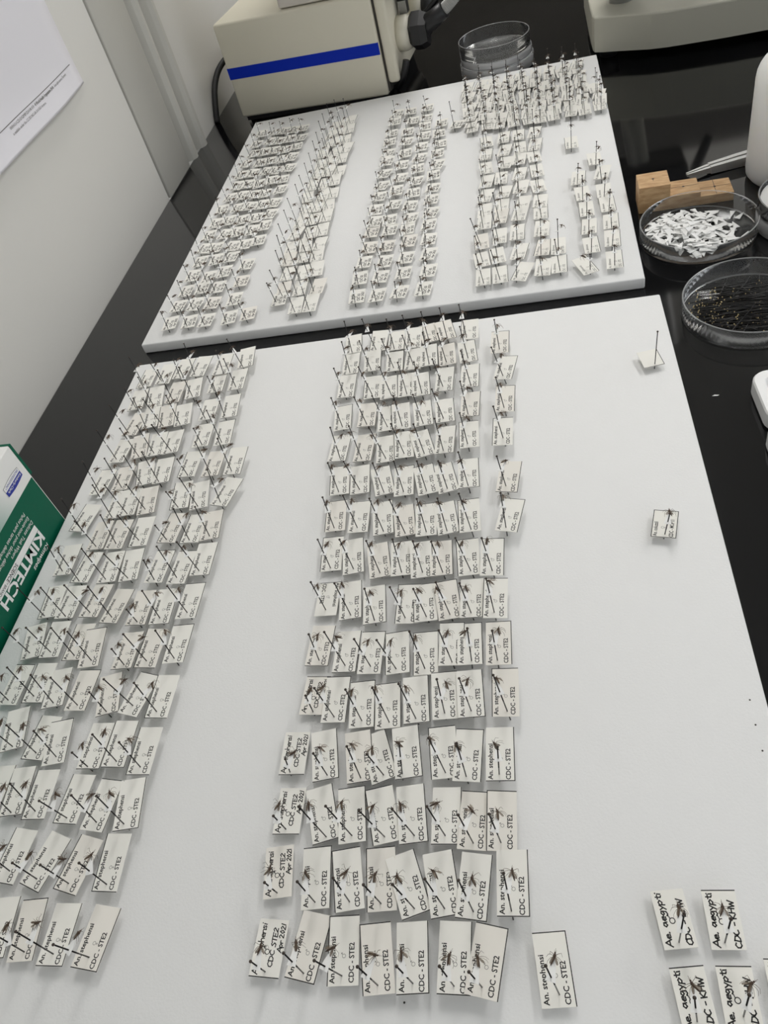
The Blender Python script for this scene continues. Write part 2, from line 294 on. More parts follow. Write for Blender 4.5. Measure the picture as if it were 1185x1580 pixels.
# ------------------------------------------------------------------ specimen tables (0.1 mm, degrees)
SPECIMENS = '''M 1 0 7 h 2250 -4807 306 2250 -4806 36 89 22 68
M 1 1 7 m 2425 -4794 420 2420 -4803 42 81 32 75
M 1 2 7 m 2570 -4823 473 2585 -4803 47 96 35 62
M 1 3 7 m 2736 -4832 464 2739 -4828 52 100 32 63
M 1 4 7 m 2878 -4818 443 2881 -4814 58 95 39 66
M 1 5 7 m 3042 -4815 473 3045 -4814 64 90 32 66
M 1 6 7 m 3144 -4820 442 3155 -4812 69 81 36 64
M 2 0 8 h 2237 -4505 287 2240 -4500 36 98 22 64
M 2 1 8 m 2425 -4529 400 2423 -4532 42 97 28 62
M 2 2 8 m 2585 -4518 431 2579 -4525 47 102 34 67
M 2 3 8 m 2711 -4536 421 2719 -4527 52 97 30 63
M 2 4 8 m 2843 -4546 473 2866 -4542 58 112 29 62
M 2 5 8 m 2968 -4521 473 2994 -4538 64 102 33 61
M 2 6 8 m 3099 -4521 473 3114 -4546 69 85 33 73
M 2 7 8 m 3270 -4489 473 3269 -4538 75 91 23 58
M 3 0 8 h 2223 -4227 300 2226 -4223 36 91 25 62
M 3 1 8 m 2402 -4250 473 2430 -4255 42 107 22 67
M 3 2 8 m 2522 -4246 473 2552 -4248 47 99 32 63
M 3 3 8 m 2671 -4263 473 2706 -4251 52 105 28 59
M 3 4 8 m 2812 -4253 473 2842 -4244 58 98 34 70
M 3 5 8 m 2957 -4240 473 2981 -4243 64 92 40 61
M 3 6 8 m 3088 -4272 473 3106 -4273 69 87 30 69
M 3 7 8 m 3212 -4266 473 3226 -4270 75 90 35 63
M 4 0 8 h 2211 -3942 263 2193 -3948 36 91 15 57
M 4 1 8 m 2389 -3965 373 2389 -3965 42 101 25 74
M 4 2 8 m 2572 -3970 455 2559 -3979 47 100 23 67
M 4 3 8 m 2651 -3979 396 2671 -3966 52 111 33 65
M 4 4 8 m 2802 -3941 426 2762 -3962 58 99 27 35
M 4 5 8 m 2944 -3940 473 2968 -3958 64 97 26 69
M 4 6 8 m 3068 -3964 473 3066 -3977 69 88 24 63
M 4 7 8 m 3239 -3962 434 3217 -3968 75 91 33 60
M 5 0 8 h 2264 -3622 290 2257 -3627 36 88 17 74
M 5 1 8 m 2364 -3668 442 2377 -3659 42 91 30 68
M 5 2 8 m 2525 -3685 454 2527 -3684 47 95 37 66
M 5 3 8 m 2661 -3689 473 2671 -3696 52 96 33 72
M 5 4 8 m 2785 -3671 473 2805 -3680 58 96 28 61
M 5 5 8 m 2963 -3650 471 2948 -3655 64 95 33 61
M 5 6 8 m 3067 -3649 473 3079 -3648 69 95 37 64
M 5 7 8 m 3222 -3636 473 3254 -3656 75 91 26 74
M 6 0 8 m 2252 -3314 373 2239 -3322 36 89 36 75
M 6 1 8 m 2374 -3370 472 2392 -3360 42 90 46 67
M 6 2 8 m 2518 -3383 419 2536 -3374 47 90 44 70
M 6 3 8 m 2644 -3411 446 2677 -3395 52 96 28 60
M 6 4 8 m 2812 -3385 473 2831 -3401 58 94 36 63
M 6 5 8 m 2955 -3377 461 2972 -3371 64 91 19 71
M 6 6 8 m 3092 -3365 452 3073 -3370 69 93 21 73
M 6 7 8 m 3210 -3374 438 3205 -3374 75 91 26 58
M 7 0 8 x 2215 -2994 398 2223 -2990 36 91 41 63
M 7 1 8 m 2370 -3044 442 2380 -3038 42 97 29 67
M 7 2 8 m 2536 -3078 427 2524 -3084 47 97 23 64
M 7 3 8 m 2677 -3086 440 2698 -3078 52 90 36 58
M 7 4 8 m 2797 -3087 417 2817 -3080 58 96 29 71
M 7 5 8 m 2922 -3083 457 2947 -3076 64 100 29 64
M 7 6 8 m 3041 -3080 436 3062 -3075 69 91 34 61
M 7 7 8 m 3180 -3082 467 3186 -3081 75 89 35 63
M 8 0 8 m 2203 -2689 396 2205 -2688 36 94 21 65
M 8 1 8 m 2342 -2715 414 2352 -2710 42 98 38 65
M 8 2 8 m 2509 -2758 438 2519 -2754 47 101 36 63
M 8 3 8 m 2658 -2759 438 2649 -2762 52 95 22 64
M 8 4 8 m 2772 -2775 430 2774 -2775 58 96 40 68
M 8 5 8 m 2875 -2791 436 2892 -2787 64 94 26 72
M 8 6 8 m 3012 -2799 463 3052 -2791 69 95 27 75
M 8 7 8 m 3151 -2807 458 3173 -2803 75 89 32 68
M 9 0 8 m 2184 -2370 410 2180 -2372 36 95 25 62
M 9 1 8 m 2321 -2393 434 2333 -2388 42 92 38 59
M 9 2 8 m 2490 -2443 444 2506 -2436 47 97 27 65
M 9 3 8 m 2617 -2477 456 2645 -2468 52 99 25 62
M 9 4 8 m 2773 -2473 443 2775 -2473 58 94 29 65
M 9 5 8 m 2893 -2482 443 2901 -2481 64 100 28 56
M 9 6 8 m 3019 -2485 473 3045 -2486 69 94 15 74
M 9 7 8 m 3249 -2492 460 3248 -2493 75 79 29 60
M 10 0 8 m 2164 -2061 394 2163 -2061 36 96 22 63
M 10 1 8 m 2272 -2074 408 2306 -2061 42 96 40 63
M 10 2 8 m 2463 -2111 408 2474 -2108 47 104 25 58
M 10 3 8 m 2599 -2122 419 2604 -2120 52 94 32 63
M 10 4 8 m 2743 -2138 418 2754 -2136 58 102 26 56
M 10 5 8 m 2870 -2138 403 2886 -2134 64 104 35 59
M 10 6 8 m 2999 -2132 456 3016 -2128 69 93 19 61
M 10 7 8 m 3222 -2165 427 3248 -2162 75 83 50 57
M 11 0 8 m 2132 -1737 405 2125 -1740 36 88 36 85
M 11 1 8 m 2273 -1778 436 2283 -1774 42 88 28 60
M 11 2 8 m 2410 -1811 440 2454 -1797 47 95 39 66
M 11 3 8 m 2548 -1780 422 2577 -1771 52 96 37 68
M 11 4 8 m 2695 -1799 417 2715 -1794 58 106 31 57
M 11 5 8 m 2833 -1790 438 2842 -1788 64 89 30 59
M 11 6 8 m 2989 -1752 431 3000 -1750 69 93 36 56
M 11 7 8 m 3199 -1734 441 3230 -1731 75 89 66 70
M 12 0 8 m 2089 -1427 401 2097 -1424 36 95 27 66
M 12 1 8 m 2251 -1437 394 2277 -1429 42 92 24 69
M 12 2 8 m 2394 -1495 434 2433 -1483 47 94 36 70
M 12 3 8 m 2535 -1496 415 2539 -1495 52 97 26 71
M 12 4 8 m 2667 -1501 413 2687 -1496 58 98 26 59
M 12 5 8 m 2793 -1478 422 2826 -1472 64 96 44 52
M 12 6 8 m 2983 -1461 448 2994 -1459 69 89 28 55
M 12 7 8 m 3210 -1439 432 3236 -1436 75 88 38 62
M 13 0 8 m 2052 -1083 390 2067 -1078 36 91 23 62
M 13 1 8 m 2241 -1115 400 2277 -1104 42 93 41 68
M 13 2 8 m 2401 -1158 411 2430 -1150 47 96 27 87
M 13 3 8 m 2535 -1156 429 2543 -1154 52 94 24 67
M 13 4 8 m 2650 -1171 428 2654 -1170 58 96 30 69
M 13 5 8 m 2772 -1136 409 2804 -1129 64 89 52 57
M 13 6 8 m 2979 -1163 469 3005 -1159 69 90 20 75
M 13 7 8 m 3177 -1101 423 3228 -1096 75 80 37 63
M 14 0 8 m 2075 -800 410 2067 -803 36 93 26 64
M 14 1 8 m 2212 -816 410 2235 -809 42 95 21 56
M 14 2 8 m 2381 -833 415 2413 -824 47 94 40 59
M 14 3 8 m 2536 -830 420 2564 -824 52 89 58 69
M 14 4 8 m 2688 -841 430 2685 -841 58 95 23 64
M 14 5 8 m 2793 -853 415 2814 -849 64 96 36 58
M 14 6 8 m 2955 -842 441 2974 -839 69 97 52 62
M 14 7 8 m 3194 -786 424 3202 -785 75 89 43 63
M 15 0 7 m 2059 -542 413 2048 -546 36 97 15 52
M 15 1 7 m 2205 -570 429 2245 -559 42 90 15 54
M 15 2 7 m 2391 -586 412 2394 -585 47 92 17 58
M 15 3 7 m 2514 -579 422 2532 -575 52 91 33 55
M 15 4 7 m 2653 -562 420 2667 -559 58 102 17 53
M 15 5 7 m 2793 -561 431 2807 -558 64 103 15 59
M 15 6 7 m 2940 -586 454 2955 -584 69 91 23 44
L 1 0 4 f 1426 -4819 427 1431 -4802 54 85 50 70
L 1 1 4 f 1249 -4786 455 1246 -4798 48 92 49 69
L 1 2 4 f 1096 -4786 389 1093 -4797 42 96 38 80
L 1 3 4 f 955 -4744 349 941 -4793 36 96 38 85
L 2 0 4 f 1406 -4494 415 1403 -4502 54 91 32 71
L 2 1 4 f 1199 -4502 393 1199 -4504 48 79 40 67
L 2 2 4 f 1017 -4485 349 1016 -4489 42 72 48 79
L 2 3 4 f 851 -4444 324 846 -4457 36 85 58 82
L 3 0 6 f 1408 -4214 462 1400 -4229 66 100 31 54
L 3 1 6 f 1254 -4201 432 1243 -4222 60 84 44 76
L 3 2 6 f 1059 -4213 389 1065 -4202 54 89 30 69
L 3 3 6 f 878 -4141 411 864 -4170 48 93 42 68
L 3 4 6 f 732 -4150 400 720 -4177 42 96 19 66
L 3 5 6 f 593 -4123 372 579 -4156 36 93 28 75
L 4 0 6 f 1397 -3930 417 1390 -3941 66 91 41 71
L 4 1 6 f 1246 -3897 434 1238 -3909 60 90 33 79
L 4 2 6 f 1076 -3934 311 1075 -3935 54 90 15 62
L 4 3 6 f 871 -3858 398 859 -3879 48 101 41 76
L 4 4 6 f 726 -3844 435 721 -3855 42 86 41 79
L 4 5 6 f 549 -3813 372 549 -3815 36 105 23 69
L 5 0 7 f 1391 -3626 456 1384 -3634 72 90 38 62
L 5 1 7 f 1214 -3606 465 1224 -3593 66 77 58 68
L 5 2 7 f 1074 -3618 357 1070 -3624 60 105 20 61
L 5 3 7 f 870 -3575 441 868 -3579 54 90 34 73
L 5 4 7 f 714 -3539 414 701 -3560 48 100 31 68
L 5 5 7 f 557 -3499 431 548 -3512 42 91 42 67
L 5 6 7 f 386 -3523 335 382 -3531 36 87 29 61
L 6 0 7 f 1394 -3297 436 1386 -3305 72 92 30 68
L 6 1 7 f 1209 -3316 441 1212 -3313 66 89 45 67
L 6 2 7 f 1076 -3327 316 1073 -3331 60 92 28 79
L 6 3 7 f 848 -3284 439 842 -3292 54 97 41 80
L 6 4 7 f 714 -3242 420 707 -3250 48 91 34 74
L 6 5 7 f 527 -3220 403 529 -3218 42 93 39 73
L 6 6 7 f 375 -3220 413 378 -3215 36 105 45 52
L 7 0 7 f 1369 -2997 434 1374 -2993 72 91 42 68
L 7 1 7 f 1210 -3012 422 1201 -3020 66 92 45 63
L 7 2 7 f 1051 -3039 287 1053 -3036 60 91 26 73
L 7 3 7 f 866 -2986 455 862 -2990 54 83 46 73
L 7 4 7 f 683 -2951 436 690 -2943 48 86 40 65
L 7 5 7 f 522 -2956 432 520 -2959 42 90 21 74
L 7 6 7 f 357 -2947 429 359 -2944 36 97 21 45
L 8 0 7 f 1347 -2693 460 1362 -2681 72 91 40 57
L 8 1 7 f 1224 -2718 462 1220 -2721 66 87 47 59
L 8 2 7 f 1074 -2712 336 1063 -2723 60 87 23 67
L 8 3 7 f 846 -2712 417 865 -2693 54 97 26 63
L 8 4 7 f 700 -2687 451 700 -2687 48 94 30 56
L 8 5 7 f 514 -2674 418 504 -2685 42 86 15 67
L 8 6 7 f 355 -2566 363 335 -2589 36 92 38 60
L 9 0 7 f 1368 -2393 438 1356 -2401 72 97 33 66
L 9 1 7 f 1231 -2407 448 1216 -2418 66 90 26 65
L 9 2 7 f 1034 -2401 305 1043 -2394 60 85 30 64
L 9 3 7 f 819 -2392 410 833 -2378 54 93 54 67
L 9 4 7 f 684 -2371 408 664 -2389 48 89 45 72
L 9 5 7 f 506 -2403 403 513 -2396 42 92 32 68
L 9 6 7 f 341 -2214 428 329 -2225 36 83 24 92
L 10 0 6 f 1373 -2086 455 1351 -2100 66 76 34 67
L 10 1 6 f 1179 -2121 433 1187 -2115 60 101 25 65
L 10 2 6 f 1022 -2111 311 1034 -2102 54 97 17 62
L 10 3 6 f 768 -2100 399 779 -2091 48 99 50 58
L 10 4 6 f 634 -2125 434 645 -2115 42 94 20 73
L 10 5 6 f 543 -2118 438 530 -2131 36 89 15 60
L 11 0 7 f 1375 -1807 467 1362 -1814 72 89 33 60
L 11 1 7 f 1205 -1801 451 1198 -1807 66 90 35 66
L 11 2 7 f 1015 -1809 320 1022 -1805 60 89 15 82
L 11 3 7 f 807 -1830 434 801 -1835 54 97 19 50
L 11 4 7 f 667 -1839 422 665 -1840 48 104 15 48
L 11 5 7 f 516 -1842 419 506 -1850 42 94 27 80
L 11 6 7 f 339 -1841 408 321 -1857 36 88 38 68
L 12 0 6 f 1207 -1492 462 1201 -1495 66 94 25 61
L 12 1 6 f 1045 -1495 316 1045 -1496 60 93 15 81
L 12 2 6 f 779 -1538 424 802 -1522 54 95 26 74
L 12 3 6 f 654 -1523 418 657 -1521 48 97 33 57
L 12 4 6 f 529 -1542 426 536 -1537 42 102 15 68
L 12 5 6 f 339 -1536 424 343 -1533 36 87 36 57
L 13 0 6 f 1167 -1184 454 1147 -1195 66 95 29 30
L 13 1 6 f 987 -1196 329 986 -1197 60 94 16 54
L 13 2 6 f 793 -1222 427 784 -1228 54 101 15 56
L 13 3 6 f 611 -1239 429 637 -1220 48 101 15 48
L 13 4 6 f 504 -1189 412 481 -1206 42 99 15 37
L 13 5 6 f 332 -1252 420 342 -1244 36 83 31 51
L 14 0 6 f 1157 -855 429 1154 -857 66 93 39 65
L 14 1 6 f 975 -872 300 974 -873 60 94 23 62
L 14 2 6 f 800 -898 434 792 -902 54 100 19 66
L 14 3 6 f 621 -899 433 616 -902 48 90 44 63
L 14 4 6 f 450 -925 408 448 -927 42 101 36 55
L 14 5 6 f 302 -946 332 303 -946 36 95 20 75
L 15 0 6 f 1127 -617 441 1152 -603 66 97 15 45
L 15 1 6 f 1012 -643 369 995 -652 60 90 15 100
L 15 2 6 f 756 -598 441 728 -614 54 86 29 41
L 15 3 6 f 613 -615 315 600 -623 48 86 15 76
L 15 4 6 f 435 -658 335 444 -651 42 89 24 64
L 15 5 6 f 272 -641 410 267 -646 36 91 36 60
S 1 0 1 blank 4245 -1104 394 4236 -1103 38 101 21 75
S 2 0 1 coluzzii 4127 -2588 304 4109 -2585 38 78 25 72
S 3 0 1 m 3417 -4792 473 3444 -4812 38 97 43 72
K 2 0 2 khw 3901 -4603 473 3901 -4608 32 98 23 60
K 2 1 2 khw 4060 -4598 420 4066 -4601 32 92 26 52
K 1 0 3 khw 3900 -4851 439 3927 -4864 32 97 37 55
K 1 1 3 khw 4075 -4829 424 4087 -4838 32 91 49 65
K 1 2 3 khw 4231 -4796 394 4253 -4817 32 91 40 61
FA 1 0 5 g 250 145 310 244 142 42 94 15 63
FA 1 1 5 g 438 142 303 432 138 42 95 30 60
FA 1 2 5 g 611 124 301 604 121 42 88 26 71
FA 1 3 5 g 822 118 315 816 114 42 94 29 53
FA 1 4 5 g 989 121 297 997 125 42 95 15 57
FA 2 0 4 g 226 419 299 233 424 42 90 18 66
FA 2 1 4 g 413 412 280 407 410 42 83 25 71
FA 2 2 4 g 585 402 319 584 402 42 87 33 67
FA 2 3 4 g 814 397 334 806 392 42 90 15 71
FA 3 0 4 g 245 666 297 235 662 42 88 17 59
FA 3 1 4 g 403 691 284 402 691 42 91 37 61
FA 3 2 4 g 557 672 285 555 671 42 89 41 48
FA 3 3 4 g 783 702 303 782 702 42 92 15 51
FA 4 0 4 g 232 931 300 230 930 42 90 17 63
FA 4 1 4 g 429 855 343 426 853 42 87 15 75
FA 4 2 4 g 578 921 296 568 916 42 89 15 67
FA 4 3 4 g 775 1011 287 757 1004 42 86 27 49
FA 5 0 3 g 229 1203 300 215 1195 42 89 24 41
FA 5 1 3 g 419 1187 278 407 1182 42 91 22 57
FA 5 2 3 g 562 1206 264 549 1200 42 86 28 47
FB 1 0 3 g 1208 341 323 1223 348 42 92 85 30
FB 1 1 3 a 1440 117 429 1450 122 45 93 26 63
FB 1 2 3 a 1531 262 473 1577 125 48 89 29 65
FB 2 0 3 a 1250 402 404 1277 412 42 93 34 63
FB 2 1 3 a 1417 400 410 1417 400 45 92 26 45
FB 2 2 3 a 1569 408 436 1572 409 48 88 50 39
FB 3 0 3 a 1254 683 429 1256 683 42 89 15 66
FB 3 1 3 a 1385 649 438 1400 655 45 92 15 49
FB 3 2 3 a 1508 705 426 1517 709 48 93 50 40
FB 4 0 3 a 1207 966 425 1201 964 42 89 44 52
FB 4 1 3 a 1358 960 420 1356 960 45 91 27 56
FB 4 2 3 a 1483 944 424 1492 946 48 93 26 52
FC 1 0 4 g 2000 153 294 1982 148 42 92 15 57
FC 1 1 4 g 2168 132 318 2165 131 42 85 15 74
FC 1 2 4 g 2356 136 283 2343 134 42 82 15 63
FC 1 3 4 g 2572 129 300 2563 127 42 85 15 71
FC 2 0 4 g 1980 441 292 1971 439 42 93 15 57
FC 2 1 4 g 2159 423 302 2152 421 42 85 15 63
FC 2 2 4 g 2352 425 290 2352 425 42 86 15 57
FC 2 3 4 g 2579 405 302 2569 403 42 85 15 55
FC 3 0 4 g 1988 704 298 1971 700 42 87 15 60
FC 3 1 4 g 2151 657 323 2171 661 42 84 15 69
FC 3 2 4 g 2360 679 302 2351 678 42 84 15 60
FC 3 3 4 g 2570 680 295 2559 678 42 81 15 68
FC 4 0 4 g 1967 942 317 1990 948 42 88 15 58
FC 4 1 4 g 2140 954 263 2149 956 42 85 41 54
FC 4 2 4 g 2322 979 291 2330 980 42 83 32 34
FC 4 3 4 g 2548 944 322 2537 943 42 86 15 56
FC 5 0 4 g 1964 1231 300 1975 1233 42 86 15 56
FC 5 1 4 g 2155 1232 304 2147 1229 42 86 20 53
FC 5 2 4 g 2336 1183 302 2331 1182 42 90 15 62
FC 5 3 4 g 2531 1208 289 2515 1205 42 85 15 53
FD 1 0 5 a 3038 162 407 3066 165 44 91 34 64
FD 1 1 5 a 3156 179 412 3199 183 44 92 47 60
FD 1 2 5 a 3346 182 303 3330 182 44 72 40 39
FD 1 3 5 a 3526 168 302 3533 168 44 85 15 62
FD 1 4 5 a 3648 196 412 3674 196 44 88 29 68
FD 2 0 5 a 3019 492 381 3053 495 44 98 85 68
FD 2 1 5 a 3168 473 417 3181 474 44 97 33 59
FD 2 2 5 a 3341 472 296 3340 472 44 80 15 63
FD 2 3 5 a 3544 480 328 3533 480 44 81 15 60
FD 2 4 5 a 3682 515 405 3675 516 44 88 66 65
FD 3 0 4 a 2976 760 399 3032 767 44 94 64 56
FD 3 1 4 a 3160 784 415 3183 786 44 89 28 56
FD 3 2 4 a 3348 784 300 3340 783 44 87 15 63
FD 3 3 4 a 3548 783 287 3539 783 44 85 15 58
FD 4 0 4 a 3039 1067 422 3044 1068 44 88 31 55
FD 4 1 4 a 3162 1113 420 3191 1115 44 83 19 63
FD 4 2 4 a 3340 1113 309 3345 1114 44 80 15 56
FD 4 3 4 a 3543 1093 292 3555 1094 44 89 26 68
FE 1 0 2 a 3905 150 271 3904 150 44 109 51 72
FE 1 1 2 a 4090 163 306 4090 163 44 88 40 60
FE 2 0 2 a 3938 406 323 3930 407 44 92 15 50
FE 2 1 2 a 4109 456 303 4098 458 44 87 15 58
FE 3 0 2 a 3939 711 334 3932 711 44 86 15 63
FE 3 1 2 a 4111 743 313 4117 743 44 87 15 64
FE 4 0 2 a 3940 1007 332 3936 1007 44 90 15 61
FE 4 1 2 a 4132 1029 323 4121 1031 44 91 15 64
FE 5 0 2 a 3922 1290 356 3919 1290 44 93 15 52
FE 5 1 2 a 4114 1285 346 4101 1286 44 89 15 58
FE 6 0 2 a 3906 1602 322 3891 1602 44 84 15 58
FE 6 1 2 a 4089 1630 312 4104 1629 44 78 15 67
FE 7 0 2 a 3887 2366 419 3879 2365 44 90 15 57
FE 7 1 2 a 4090 1930 344 4078 1930 44 92 15 62
FL 1 0 1 g 2667 3408 393 2686 3356 44 78 15 60'''
